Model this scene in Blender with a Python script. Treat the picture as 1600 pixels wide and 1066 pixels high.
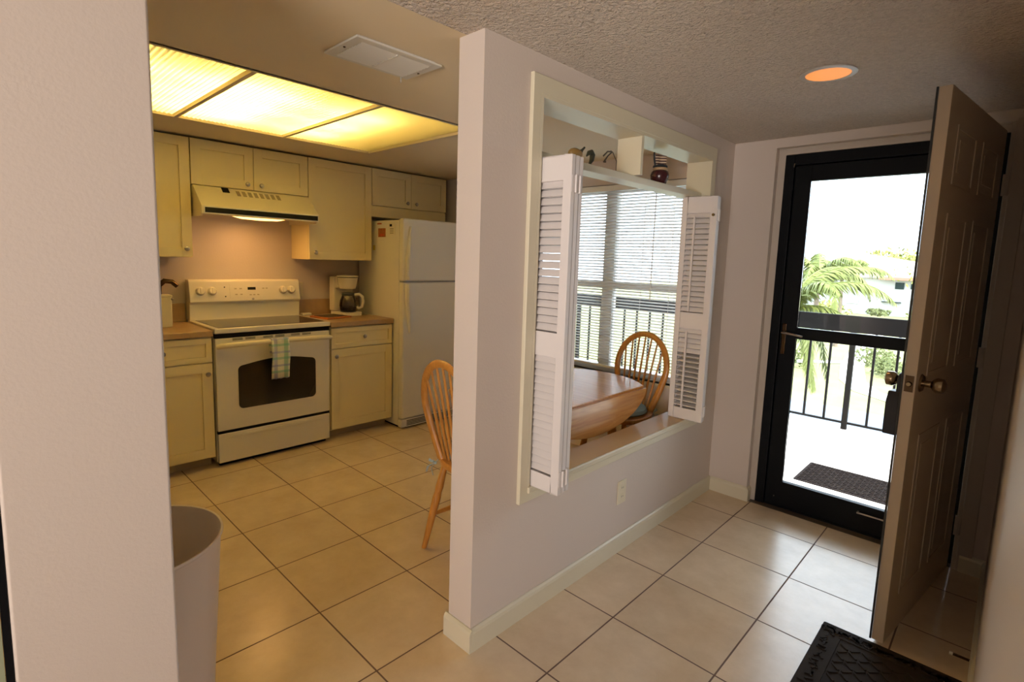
import bpy, bmesh, math, random
from mathutils import Vector, Matrix
random.seed(7)
PI = math.pi
for o in list(bpy.data.objects): bpy.data.objects.remove(o)
sc = bpy.context.scene
C = sc.collection

# ------------------------------------------------------------------ camera
def cam_matrix(yaw, pitch, roll):
    cy, sy, cp, sp = math.cos(yaw), math.sin(yaw), math.cos(pitch), math.sin(pitch)
    fwd = Vector((sy*cp, cy*cp, sp)); right = Vector((cy, -sy, 0)); up = right.cross(fwd)
    c, s = math.cos(roll), math.sin(roll)
    r2 = c*right + s*up; u2 = -s*right + c*up
    return Matrix((r2, u2, -fwd)).transposed()
cd = bpy.data.cameras.new('camera'); cam = bpy.data.objects.new('camera', cd); C.objects.link(cam)
cam.matrix_world = Matrix.Translation((3.45095, -0.88523, 1.39167)) @ cam_matrix(-0.760633, -0.119743, 0.032540).to_4x4()
cd.sensor_fit = 'HORIZONTAL'; cd.sensor_width = 36
cd.lens = 822.57/1600*36
cd.shift_x = 0.0; cd.shift_y = -(533-504.277)/1600
cd.clip_start = 0.01; cd.clip_end = 300
sc.camera = cam

# ------------------------------------------------------------------ light and exposure
sc.view_settings.view_transform = 'Standard'; sc.view_settings.look = 'None'
sc.view_settings.gamma = 1; sc.view_settings.use_curve_mapping = False
sc.view_settings.exposure = 0.0
sc.cycles.use_denoising = True
sc.cycles.max_bounces = 9; sc.cycles.diffuse_bounces = 5; sc.cycles.transparent_max_bounces = 16
sc.cycles.sample_clamp_indirect = 6
w = bpy.data.worlds.new('sky'); sc.world = w; w.use_nodes = True
bg = w.node_tree.nodes['Background']
bg.inputs['Color'].default_value = (0.74, 0.87, 1.0, 1); bg.inputs['Strength'].default_value = 7.0
def lamp(name, kind, loc, energy, color, size=None, rot=None, size_y=None, look=None):
    l = bpy.data.lights.new(name, kind); l.energy = energy; l.color = color
    if kind == 'AREA':
        l.size = size
        if size_y: l.shape = 'RECTANGLE'; l.size_y = size_y
    elif kind == 'SUN': l.angle = size
    elif size: l.shadow_soft_size = size
    o = bpy.data.objects.new(name, l); C.objects.link(o); o.location = loc
    if look is not None: o.rotation_euler = (Vector(look)-Vector(loc)).to_track_quat('-Z', 'Y').to_euler()
    return o
lamp('sun', 'SUN', (20, 5, 30), 12.0, (1.0, 0.95, 0.85), 0.02, look=(-2, 8, 0))
# added unseen fill light behind the camera, brightens hall walls and ceiling
ll = lamp('hall_fill_light', 'AREA', (4.4, -4.1, 1.0), 58, (1.0, 0.89, 0.81), 1.7, size_y=1.3, look=(2.4, 0.5, 2.2)); ll.data.spread = math.radians(95)

# ------------------------------------------------------------------ materials
def mat(name, col, rough=0.5, metal=0.0, spec=0.5, noise=0.0, nscale=8, bump=0.0, bscale=60, coat=0.0, emit=None, estr=0.0, trans=0.0, bdist=0.002):
    m = bpy.data.materials.new(name); m.use_nodes = True
    nt = m.node_tree; b = nt.nodes['Principled BSDF']
    b.inputs['Base Color'].default_value = (*col, 1); b.inputs['Roughness'].default_value = rough
    b.inputs['Metallic'].default_value = metal; b.inputs['Specular IOR Level'].default_value = spec
    if coat: b.inputs['Coat Weight'].default_value = coat; b.inputs['Coat Roughness'].default_value = 0.1
    if trans: b.inputs['Transmission Weight'].default_value = trans
    if emit: b.inputs['Emission Color'].default_value = (*emit, 1); b.inputs['Emission Strength'].default_value = estr
    tc = nt.nodes.new('ShaderNodeTexCoord')
    if noise:
        n = nt.nodes.new('ShaderNodeTexNoise'); n.inputs['Scale'].default_value = nscale; n.inputs['Detail'].default_value = 5
        nt.links.new(tc.outputs['Object'], n.inputs['Vector'])
        mx = nt.nodes.new('ShaderNodeMix'); mx.data_type = 'RGBA'
        mx.inputs[6].default_value = (*[c*(1-noise) for c in col], 1); mx.inputs[7].default_value = (*[min(1, c*(1+noise)) for c in col], 1)
        nt.links.new(n.outputs['Fac'], mx.inputs[0]); nt.links.new(mx.outputs[2], b.inputs['Base Color'])
    if bump:
        n = nt.nodes.new('ShaderNodeTexNoise'); n.inputs['Scale'].default_value = bscale; n.inputs['Detail'].default_value = 3
        nt.links.new(tc.outputs['Object'], n.inputs['Vector'])
        bp = nt.nodes.new('ShaderNodeBump'); bp.inputs['Strength'].default_value = bump; bp.inputs['Distance'].default_value = bdist
        nt.links.new(n.outputs['Fac'], bp.inputs['Height']); nt.links.new(bp.outputs['Normal'], b.inputs['Normal'])
    return m
def wood(name, c1, c2, axis='X', scale=6, rough=0.35, coat=0.3, stretch=14):
    m = mat(name, c1, rough, coat=coat); nt = m.node_tree; b = nt.nodes['Principled BSDF']
    tc = nt.nodes.new('ShaderNodeTexCoord'); mp = nt.nodes.new('ShaderNodeMapping'); s = [stretch]*3; s['XYZ'.index(axis)] = 1
    mp.inputs['Scale'].default_value = s
    n = nt.nodes.new('ShaderNodeTexNoise'); n.inputs['Scale'].default_value = scale; n.inputs['Detail'].default_value = 6; n.inputs['Distortion'].default_value = 0.6
    r = nt.nodes.new('ShaderNodeValToRGB'); r.color_ramp.elements[0].position = .35; r.color_ramp.elements[1].position = .68
    r.color_ramp.elements[0].color = (*c1, 1); r.color_ramp.elements[1].color = (*c2, 1)
    nt.links.new(tc.outputs['Object'], mp.inputs['Vector']); nt.links.new(mp.outputs[0], n.inputs['Vector'])
    nt.links.new(n.outputs['Fac'], r.inputs['Fac']); nt.links.new(r.outputs['Color'], b.inputs['Base Color'])
    return m
M = {}
M['wall'] = mat('wall_paint', (0.60, 0.525, 0.47), 0.55, spec=0.35, bump=0.35, bscale=130, bdist=0.0015)
M['ceiling'] = mat('popcorn_ceiling', (0.70, 0.61, 0.52), 0.9, bump=1.0, bscale=85, bdist=0.028, noise=0.22, nscale=95)
M['kitchen_ceiling'] = mat('smooth_ceiling', (0.72, 0.61, 0.42), 0.7, bump=0.1, bscale=90)
M['trim'] = mat('cream_trim', (0.63, 0.58, 0.44), 0.35, spec=0.5)
M['jamb'] = mat('door_jamb_paint', (0.50, 0.44, 0.38), 0.4)
M['cabinet'] = mat('cream_cabinet', (0.78, 0.66, 0.37), 0.38)
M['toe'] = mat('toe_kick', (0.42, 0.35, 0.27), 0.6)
M['white_gloss'] = mat('appliance_white', (0.76, 0.71, 0.60), 0.25, coat=0.2)
M['fridge_white'] = mat('fridge_white', (0.76, 0.73, 0.68), 0.32, bump=0.12, bscale=260)
M['handle_cream'] = mat('range_handle_cream', (0.78, 0.69, 0.46), 0.3)
M['black_glass'] = mat('black_glass', (0.02, 0.018, 0.014), 0.07, spec=0.6)
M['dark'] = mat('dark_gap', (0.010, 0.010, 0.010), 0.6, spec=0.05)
M['black_metal'] = mat('black_frame', (0.004, 0.005, 0.007), 0.35, spec=0.15)
M['rail'] = mat('rail_bronze', (0.004, 0.0037, 0.004), 0.6, spec=0.12)
M['shutter'] = mat('shutter_white', (0.70, 0.66, 0.65), 0.38)
M['nickel'] = mat('nickel', (0.42, 0.38, 0.34), 0.28, metal=1)
M['brass'] = mat('aged_brass', (0.30, 0.22, 0.13), 0.25, metal=1)
M['steel'] = mat('steel', (0.45, 0.45, 0.46), 0.35, metal=1)
M['counter'] = mat('counter_laminate', (0.34, 0.215, 0.115), 0.32, noise=0.22, nscale=22)
M['oak'] = wood('oak_chair', (0.42, 0.17, 0.03), (0.56, 0.25, 0.05), 'Z', 8)
M['table'] = wood('oak_table', (0.58, 0.26, 0.075), (0.74, 0.39, 0.13), 'X', 4, rough=0.25, coat=0.4)
M['table_leaf'] = wood('oak_leaf', (0.60, 0.27, 0.07), (0.76, 0.42, 0.14), 'Y', 4, rough=0.3)
M['cushion'] = mat('blue_cushion', (0.26, 0.34, 0.33), 0.9, bump=0.4, bscale=300)
M['ribbon'] = mat('blue_ribbon', (0.38, 0.47, 0.50), 0.85)
M['blind'] = mat('blind_white', (0.80, 0.80, 0.78), 0.5)
M['plastic_cream'] = mat('plate_cream', (0.66, 0.60, 0.45), 0.4)
M['paper'] = mat('paper_white', (0.75, 0.70, 0.60), 0.7)
M['red'] = mat('red_print', (0.42, 0.06, 0.03), 0.6)
M['rust'] = mat('rust_print', (0.30, 0.09, 0.03), 0.6, noise=0.5, nscale=60)
M['orange_wood'] = mat('orange_board', (0.42, 0.13, 0.03), 0.5)
M['black_plastic'] = mat('black_plastic', (0.02, 0.02, 0.02), 0.4)
M['coffee_white'] = mat('coffee_maker_white', (0.72, 0.68, 0.58), 0.3)
M['carafe'] = mat('carafe_glass', (0.09, 0.08, 0.065), 0.06, spec=0.7)
M['canister'] = mat('cream_canister', (0.62, 0.55, 0.36), 0.35)
M['bronze'] = mat('dark_bronze', (0.10, 0.06, 0.035), 0.2, metal=1)
M['can'] = mat('trash_can_beige', (0.68, 0.57, 0.49), 0.45, bump=0.1, bscale=200)
M['mat_black'] = mat('doormat_black', (0.030, 0.022, 0.018), 0.85, spec=0.15)
M['mat_brown'] = mat('doormat_brown', (0.010, 0.0065, 0.006), 0.9, spec=0.1)
M['navy'] = mat('navy_lockbox', (0.008, 0.009, 0.018), 0.45)
M['maroon'] = mat('maroon_glaze', (0.045, 0.010, 0.012), 0.25)
M['tan'] = mat('tan_glaze', (0.40, 0.27, 0.15), 0.5)
M['flag_blue'] = mat('flag_blue', (0.015, 0.022, 0.03), 0.6)
M['ochre'] = mat('ochre_wood', (0.28, 0.17, 0.05), 0.5)
M['dark_green'] = mat('dark_green_wood', (0.03, 0.03, 0.015), 0.5)
M['wire'] = mat('dark_wire', (0.06, 0.045, 0.03), 0.5)
M['filament'] = mat('lamp_orange', (0.8, 0.35, 0.1), 0.5, emit=(1.0, 0.33, 0.06), estr=0.72)
M['baffle'] = mat('downlight_baffle', (0.75, 0.42, 0.17), 0.45)
M['trim_white'] = mat('lamp_trim_white', (0.55, 0.50, 0.44), 0.4)
M['vent'] = mat('vent_white', (0.66, 0.64, 0.58), 0.4)
M['olive'] = mat('olive_door', (0.35, 0.38, 0.24), 0.6)
M['slab'] = mat('walkway_concrete', (0.62, 0.57, 0.52), 0.8, noise=0.12, nscale=5)
M['curb'] = mat('threshold_concrete', (0.030, 0.029, 0.028), 0.9, noise=0.7, nscale=60)
M['asphalt'] = mat('pavement_pale', (0.13, 0.16, 0.20), 0.9, noise=0.05, nscale=2)
M['path'] = mat('path_concrete', (0.60, 0.57, 0.54), 0.9)
M['sill'] = mat('tan_sill', (0.52, 0.34, 0.17), 0.30)
M['grass'] = mat('lawn', (0.20, 0.205, 0.08), 0.95, noise=0.35, nscale=1.2)
M['stucco'] = mat('stucco_white', (0.42, 0.41, 0.40), 0.9)
M['roof'] = mat('roof_red', (0.48, 0.20, 0.14), 0.9)
M['roof_white'] = mat('roof_pale', (0.70, 0.64, 0.60), 0.9)
M['far_window'] = mat('far_window', (0.02, 0.035, 0.035), 0.5, spec=0.1)
M['threshold'] = mat('threshold_metal', (0.09, 0.065, 0.045), 0.45)
M['palm'] = mat('palm_leaf', (0.125, 0.15, 0.022), 0.6, noise=0.4, nscale=3)
M['leaf'] = mat('tree_leaf', (0.22, 0.23, 0.05), 0.8, noise=0.3, nscale=2)
M['leaf_dark'] = mat('hedge_leaf', (0.10, 0.12, 0.035), 0.8, noise=0.4, nscale=2)
M['trunk'] = mat('trunk', (0.20, 0.15, 0.11), 0.9, noise=0.3, nscale=10)

def tile_mat():
    m = mat('floor_tile', (0.5, 0.4, 0.3), 0.24, spec=0.85); nt = m.node_tree; b = nt.nodes['Principled BSDF']; L = nt.links
    tc = nt.nodes.new('ShaderNodeTexCoord')
    br = nt.nodes.new('ShaderNodeTexBrick'); br.offset = 0; br.squash = 1
    br.inputs['Scale'].default_value = 1; br.inputs['Brick Width'].default_value = 0.4064; br.inputs['Row Height'].default_value = 0.4064
    br.inputs['Mortar Size'].default_value = 0.0033; br.inputs['Mortar Smooth'].default_value = 0.2; br.inputs['Bias'].default_value = 0
    br.inputs['Color1'].default_value = (0.70, 0.555, 0.385, 1); br.inputs['Color2'].default_value = (0.76, 0.61, 0.43, 1); br.inputs['Mortar'].default_value = (0.15, 0.085, 0.055, 1)
    L.new(tc.outputs['Object'], br.inputs['Vector'])
    n = nt.nodes.new('ShaderNodeTexNoise'); n.inputs['Scale'].default_value = 5; n.inputs['Detail'].default_value = 8; n.inputs['Roughness'].default_value = 0.65
    L.new(tc.outputs['Object'], n.inputs['Vector'])
    r = nt.nodes.new('ShaderNodeValToRGB'); r.color_ramp.elements[0].position = .3; r.color_ramp.elements[1].position = .7
    r.color_ramp.elements[0].color = (0.80, 0.74, 0.68, 1); r.color_ramp.elements[1].color = (1.05, 1.05, 1.05, 1)
    L.new(n.outputs['Fac'], r.inputs['Fac'])
    mx = nt.nodes.new('ShaderNodeMix'); mx.data_type = 'RGBA'; mx.blend_type = 'MULTIPLY'; mx.inputs[0].default_value = 0.75
    L.new(br.outputs['Color'], mx.inputs[6]); L.new(r.outputs['Color'], mx.inputs[7]); L.new(mx.outputs[2], b.inputs['Base Color'])
    rr = nt.nodes.new('ShaderNodeMapRange'); rr.inputs['To Min'].default_value = 0.26; rr.inputs['To Max'].default_value = 0.85
    L.new(br.outputs['Fac'], rr.inputs['Value']); L.new(rr.outputs[0], b.inputs['Roughness'])
    bp = nt.nodes.new('ShaderNodeBump'); bp.invert = True; bp.inputs['Strength'].default_value = 0.6; bp.inputs['Distance'].default_value = 0.002
    n2 = nt.nodes.new('ShaderNodeTexNoise'); n2.inputs['Scale'].default_value = 14; L.new(tc.outputs['Object'], n2.inputs['Vector'])
    ad = nt.nodes.new('ShaderNodeMath'); ad.operation = 'MULTIPLY_ADD'; ad.inputs[1].default_value = 0.12
    L.new(n2.outputs['Fac'], ad.inputs[0]); L.new(br.outputs['Fac'], ad.inputs[2])
    L.new(ad.outputs[0], bp.inputs['Height']); L.new(bp.outputs['Normal'], b.inputs['Normal'])
    return m
M['tile'] = tile_mat()
def glass_mat(name, tint=(1, 1, 1), refl=1.0):
    m = bpy.data.materials.new(name); m.use_nodes = True; nt = m.node_tree; nt.nodes.clear()
    o = nt.nodes.new('ShaderNodeOutputMaterial'); t = nt.nodes.new('ShaderNodeBsdfTransparent'); t.inputs[0].default_value = (*tint, 1)
    g = nt.nodes.new('ShaderNodeBsdfGlossy'); g.inputs['Roughness'].default_value = 0.02
    f = nt.nodes.new('ShaderNodeFresnel'); f.inputs[0].default_value = 1.45
    mu = nt.nodes.new('ShaderNodeMath'); mu.operation = 'MULTIPLY'; mu.inputs[1].default_value = refl
    x = nt.nodes.new('ShaderNodeMixShader')
    nt.links.new(f.outputs[0], mu.inputs[0]); nt.links.new(mu.outputs[0], x.inputs[0]); nt.links.new(t.outputs[0], x.inputs[1]); nt.links.new(g.outputs[0], x.inputs[2]); nt.links.new(x.outputs[0], o.inputs[0])
    return m
M['glass'] = glass_mat('clear_glass', (0.97, 0.98, 0.98))
M['carafe_clear'] = glass_mat('carafe_glass_clear', (0.78, 0.75, 0.70), 1.8)
def diffuser_mat():
    m = bpy.data.materials.new('ribbed_acrylic'); m.use_nodes = True; nt = m.node_tree; nt.nodes.clear(); L = nt.links
    o = nt.nodes.new('ShaderNodeOutputMaterial'); t = nt.nodes.new('ShaderNodeBsdfTranslucent'); t.inputs[0].default_value = (0.96, 0.84, 0.50, 1)
    d = nt.nodes.new('ShaderNodeBsdfDiffuse'); d.inputs[0].default_value = (0.85, 0.75, 0.5, 1)
    x = nt.nodes.new('ShaderNodeMixShader')
    tc = nt.nodes.new('ShaderNodeTexCoord'); sp = nt.nodes.new('ShaderNodeSeparateXYZ'); L.new(tc.outputs['Object'], sp.inputs[0])
    q = nt.nodes.new('ShaderNodeMath'); q.operation = 'PINGPONG'; q.inputs[1].default_value = 0.0105; L.new(sp.outputs['Y'], q.inputs[0])
    g = nt.nodes.new('ShaderNodeMapRange'); g.inputs['From Max'].default_value = 0.0105; g.inputs['To Min'].default_value = 0.05; g.inputs['To Max'].default_value = 0.80
    L.new(q.outputs[0], g.inputs['Value']); L.new(g.outputs[0], x.inputs[0])
    L.new(t.outputs[0], x.inputs[1]); L.new(d.outputs[0], x.inputs[2]); L.new(x.outputs[0], o.inputs[0])
    return m
M['diffuser'] = diffuser_mat()
M['tube'] = mat('fluorescent_tube', (0.9, 0.9, 0.9), 0.5, emit=(1.0, 0.87, 0.42), estr=52)
M['lightbox'] = mat('light_box_white', (0.80, 0.74, 0.58), 0.8)
M['hood_lens'] = mat('hood_lamp_lens', (0.8, 0.6, 0.3), 0.5, emit=(1.0, 0.50, 0.14), estr=5.0)
def plaid_mat():
    m = mat('plaid_towel', (0.7, 0.7, 0.6), 0.95); nt = m.node_tree; b = nt.nodes['Principled BSDF']; L = nt.links
    tc = nt.nodes.new('ShaderNodeTexCoord'); sp = nt.nodes.new('ShaderNodeSeparateXYZ'); L.new(tc.outputs['Object'], sp.inputs[0])
    def stripes(out, period, width, off):
        a = nt.nodes.new('ShaderNodeMath'); a.operation = 'ADD'; a.inputs[1].default_value = off + 10*period; L.new(out, a.inputs[0])
        q = nt.nodes.new('ShaderNodeMath'); q.operation = 'MODULO'; q.inputs[1].default_value = period; L.new(a.outputs[0], q.inputs[0])
        l = nt.nodes.new('ShaderNodeMath'); l.operation = 'LESS_THAN'; l.inputs[1].default_value = width; L.new(q.outputs[0], l.inputs[0])
        h = nt.nodes.new('ShaderNodeMath'); h.operation = 'MULTIPLY'; h.inputs[1].default_value = 0.55; L.new(l.outputs[0], h.inputs[0])
        return h.outputs[0]
    cur = None
    for out, per, wd, off, col in ((sp.outputs['Y'], .30, .022, -.517+.0, (0.16, 0.18, 0.45)), (sp.outputs['Y'], .30, .026, -.583+.0, (0.10, 0.38, 0.22)),
                                   (sp.outputs['Z'], .090, .014, .0, (0.16, 0.18, 0.45)), (sp.outputs['Z'], .090, .016, .042, (0.10, 0.38, 0.25))):
        mx = nt.nodes.new('ShaderNodeMix'); mx.data_type = 'RGBA'; mx.inputs[6].default_value = (0.70, 0.68, 0.52, 1)
        if cur: L.new(cur, mx.inputs[6])
        mx.inputs[7].default_value = (*col, 1); L.new(stripes(out, per, wd, off), mx.inputs[0]); cur = mx.outputs[2]
    L.new(cur, b.inputs['Base Color']); return m
M['plaid'] = plaid_mat()
def flag_mat():
    m = mat('flag_stripes', (0.5, 0.4, 0.3), 0.6); nt = m.node_tree; b = nt.nodes['Principled BSDF']; L = nt.links
    tc = nt.nodes.new('ShaderNodeTexCoord'); sp = nt.nodes.new('ShaderNodeSeparateXYZ'); L.new(tc.outputs['Object'], sp.inputs[0])
    q = nt.nodes.new('ShaderNodeMath'); q.operation = 'PINGPONG'; q.inputs[1].default_value = 0.0065; L.new(sp.outputs['Z'], q.inputs[0])
    g = nt.nodes.new('ShaderNodeMath'); g.operation = 'GREATER_THAN'; g.inputs[1].default_value = 0.0032; L.new(q.outputs[0], g.inputs[0])
    mx = nt.nodes.new('ShaderNodeMix'); mx.data_type = 'RGBA'; mx.inputs[6].default_value = (0.05, 0.015, 0.012, 1); mx.inputs[7].default_value = (0.50, 0.38, 0.26, 1)
    L.new(g.outputs[0], mx.inputs[0]); L.new(mx.outputs[2], b.inputs['Base Color']); return m
M['flag'] = flag_mat()

# ------------------------------------------------------------------ mesh helpers
class MB:
    def __init__(s): s.v = []; s.f = []
    def add(s, vs, fs):
        n = len(s.v); s.v += [tuple(v) for v in vs]; s.f += [tuple(i+n for i in f) for f in fs]; return s
    def box(s, x0, x1, y0, y1, z0, z1):
        return s.add([(x, y, z) for x in (x0, x1) for y in (y0, y1) for z in (z0, z1)],
                     [(0, 1, 3, 2), (4, 6, 7, 5), (0, 4, 5, 1), (2, 3, 7, 6), (0, 2, 6, 4), (1, 5, 7, 3)])
    def obox(s, c, size, mtx):
        hx, hy, hz = [k/2 for k in size]; c = Vector(c)
        return s.add([c + mtx @ Vector((x, y, z)) for x in (-hx, hx) for y in (-hy, hy) for z in (-hz, hz)],
                     [(0, 1, 3, 2), (4, 6, 7, 5), (0, 4, 5, 1), (2, 3, 7, 6), (0, 2, 6, 4), (1, 5, 7, 3)])
    def tube(s, pts, rad, seg=10, flat=1.0, side=None):
        pts = [Vector(p) for p in pts]; n = len(pts)
        if not isinstance(rad, (list, tuple)): rad = [rad]*n
        vs = []; fs = []; prev = Vector(side) if side else None
        for i, p in enumerate(pts):
            t = (pts[min(i+1, n-1)] - pts[max(i-1, 0)]).normalized()
            if prev is None: a = t.orthogonal().normalized()
            else:
                a = prev - t*prev.dot(t)
                a = a.normalized() if a.length > 1e-6 else t.orthogonal().normalized()
            prev = a; b = t.cross(a)
            for k in range(seg):
                q = 2*PI*k/seg; vs.append(p + a*math.cos(q)*rad[i] + b*math.sin(q)*rad[i]*flat)
        for i in range(n-1):
            for k in range(seg):
                fs.append((i*seg+k, i*seg+(k+1) % seg, (i+1)*seg+(k+1) % seg, (i+1)*seg+k))
        fs.append(tuple(range(seg-1, -1, -1))); fs.append(tuple((n-1)*seg+k for k in range(seg)))
        return s.add(vs, fs)
    def cyl(s, p0, p1, r0, r1=None, seg=16): return s.tube([p0, p1], [r0, r0 if r1 is None else r1], seg)
    def lathe(s, prof, c, axis='Z', seg=28, sx=1, sy=1, closed=False):
        vs = []; fs = []; n = len(prof); c = Vector(c)
        for r, h in prof:
            for k in range(seg):
                q = 2*PI*k/seg; a, b = r*math.cos(q)*sx, r*math.sin(q)*sy
                vs.append(c + (Vector((a, b, h)) if axis == 'Z' else Vector((h, a, b)) if axis == 'X' else Vector((b, h, a))))
        for i in range(n-1 if not closed else n):
            j = (i+1) % n
            for k in range(seg): fs.append((i*seg+k, i*seg+(k+1) % seg, j*seg+(k+1) % seg, j*seg+k))
        if not closed: fs.append(tuple(range(seg-1, -1, -1))); fs.append(tuple((n-1)*seg+k for k in range(seg)))
        return s.add(vs, fs)
    def prism(s, poly, axis, d0, d1):
        def P(a, b, d): return (d, a, b) if axis == 'X' else (a, d, b) if axis == 'Y' else (a, b, d)
        n = len(poly); vs = [P(a, b, d0) for a, b in poly] + [P(a, b, d1) for a, b in poly]
        return s.add(vs, [tuple(range(n-1, -1, -1)), tuple(range(n, 2*n))] + [(i, (i+1) % n, n+(i+1) % n, n+i) for i in range(n)])
    def quad(s, a, b, c, d): return s.add([a, b, c, d], [(0, 1, 2, 3)])
    def ball(s, c, r, seg=14, rings=9, sc_=(1, 1, 1)):
        prof = []
        vs = []; fs = []; c = Vector(c)
        for i in range(rings+1):
            t = PI*i/rings
            for k in range(seg):
                q = 2*PI*k/seg; vs.append(c + Vector((r*sc_[0]*math.sin(t)*math.cos(q), r*sc_[1]*math.sin(t)*math.sin(q), r*sc_[2]*math.cos(t))))
        for i in range(rings):
            for k in range(seg): fs.append((i*seg+k, i*seg+(k+1) % seg, (i+1)*seg+(k+1) % seg, (i+1)*seg+k))
        return s.add(vs, fs)
    def build(s, name, m, parent=None, bevel=0.0, smooth=False, bseg=2, kind=None, label=None, sub=0):
        off = Vector((0, 0, 0)); p = parent
        while p is not None: off += p.location; p = p.parent
        me = bpy.data.meshes.new(name); me.from_pydata([Vector(v)-off for v in s.v], [], s.f)
        bm = bmesh.new(); bm.from_mesh(me); bmesh.ops.remove_doubles(bm, verts=bm.verts, dist=1e-6); bmesh.ops.recalc_face_normals(bm, faces=bm.faces); bm.to_mesh(me); bm.free()
        me.materials.append(M[m] if isinstance(m, str) else m)
        o = bpy.data.objects.new(name, me); C.objects.link(o); o.parent = parent
        if smooth or bevel:
            for f in me.polygons: f.use_smooth = True
            me.set_sharp_from_angle(angle=math.radians(38))
        if bevel:
            b = o.modifiers.new('bevel', 'BEVEL'); b.width = bevel; b.segments = bseg; b.limit_method = 'ANGLE'; b.angle_limit = math.radians(40); b.harden_normals = True
        if sub:
            b = o.modifiers.new('sub', 'SUBSURF'); b.levels = sub; b.render_levels = sub
        if kind: o['kind'] = kind
        if label: o['label'] = label
        return o
def tag(o, label, cat, group=None, kind=None):
    o['label'] = label; o['category'] = cat
    if group: o['group'] = group
    if kind: o['kind'] = kind
    return o
def thing(name, label, cat, loc, group=None):
    o = bpy.data.objects.new(name, None); C.objects.link(o); o.location = loc; o.empty_display_size = 0.05
    return tag(o, label, cat, group)
def struct(name, mb, m, **k): return mb.build(name, m, kind='structure', **k)
def copy_tree(o, parent=None):
    c = o.copy(); C.objects.link(c); c.parent = parent
    for ch in [x for x in bpy.data.objects if x.parent == o]: copy_tree(ch, c)
    return c
def arcpts(cx, cy, r, a0, a1, n): return [(cx+r*math.cos(math.radians(a0+(a1-a0)*i/n)), cy+r*math.sin(math.radians(a0+(a1-a0)*i/n))) for i in range(n+1)]
def rrect(a0, a1, b0, b1, r, n=5):
    return arcpts(a1-r, b1-r, r, 0, 90, n)+arcpts(a0+r, b1-r, r, 90, 180, n)+arcpts(a0+r, b0+r, r, 180, 270, n)+arcpts(a1-r, b0+r, r, 270, 360, n)

# ------------------------------------------------------------------ the room shell
XW0, XW1 = 2.06, 2.18          # half-open wall between kitchen and hall
YD = 2.29                      # wall of the entrance door and the dining window
ZC = 2.10
XR = 3.485
XK = -0.69
struct('floor', MB().box(XK-.1, 6.6, -4.6, YD+.0, -0.05, 0), 'tile')
struct('trim_1', MB().box(2.40, 3.46, YD, YD+.15, -0.05, 0.0), 'threshold', label='brown metal door threshold')
m = MB().box(2.095, 6.6, -4.6, YD, ZC, ZC+.1)
struct('ceiling', m, 'ceiling')
# kitchen ceiling with the opening of the light box
lx0, lx1, ly0, ly1 = 0.060, 1.180, -0.62, 1.160
m = MB().box(lx1, 2.095, -1.6, YD, ZC, ZC+.1).box(XK-.1, lx0, -1.6, YD, ZC, ZC+.1).box(lx0, lx1, -1.6, ly0, ZC, ZC+.1).box(lx0, lx1, ly1, YD, ZC, ZC+.1)
struct('ceiling_kitchen', m, 'kitchen_ceiling')
# half-open wall with its opening
oy0, oy1, oz0, oz1 = 0.545, 1.970, 0.517, 1.965
m = MB().box(XW0, XW1, 0.287, oy0, 0, ZC).box(XW0, XW1, oy1, YD, 0, ZC).box(XW0, XW1, oy0, oy1, 0, oz0).box(XW0, XW1, oy0, oy1, oz1, ZC)
struct('wall_middle', m, 'wall')
struct('wall_left', MB().box(XW0, XW1, -0.862, -0.600, 0, ZC), 'wall', bevel=0.006)
struct('trim_2', MB().box(2.12, 2.172, -0.874, -0.863, 0, ZC), 'black_metal', label='black painted edge strip')
struct('door_2', MB().box(2.12, 2.160, -1.75, -0.875, 0.0, ZC), 'olive')
struct('wall_right', MB().box(XR, XR+.1, -.98, YD, 0, ZC), 'wall')
struct('wall_kitchen', MB().box(XK-.1, XK, -1.6, YD, 0, ZC), 'wall')
struct('wall_kitchen_end', MB().box(XK, XW0, -1.6, -1.5, 0, ZC), 'wall')
struct('wall_corner_left', MB().box(2.06, 2.13, -4.6, -1.76, 0, ZC), 'wall')
struct('wall_back', MB().box(2.0, 6.7, -4.7, -4.6, 0, ZC), 'wall')
struct('wall_living_room', MB().box(6.6, 6.7, -4.6, -.88, 0, ZC), 'wall')
struct('wall_living_room_end', MB().box(XR+.1, 6.6, -.98, -.88, 0, ZC), 'wall')
# wall with window and entrance
wx0, wx1, wz0, wz1 = 0.60, 2.02, 0.60, 1.93
dx0, dx1, dz1 = 2.412, 3.400, 2.050
T = 0.15
m = MB()
for a, b, c, d in ((XK, wx0, 0, ZC), (wx0, wx1, 0, wz0), (wx0, wx1, wz1, ZC), (wx1, dx0, 0, ZC), (dx0, dx1, dz1, ZC), (dx1, XR+.1, 0, ZC)):
    m.box(a, b, YD, YD+T, c, d)
m.box(XK-.1, XR+.1, YD, YD+T, ZC, 2.6).box(XR+.1, 8, YD, YD+T, -3, 2.6).box(-6, XK, YD, YD+T, -3, 2.6).box(XK-.1, XR+.1, YD, YD+T, -3, -.22)
struct('wall_door', m, 'wall')
struct('wall_right_face', MB().box(dx1, XR, YD-.002, YD, 0, ZC), 'wall')
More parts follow.
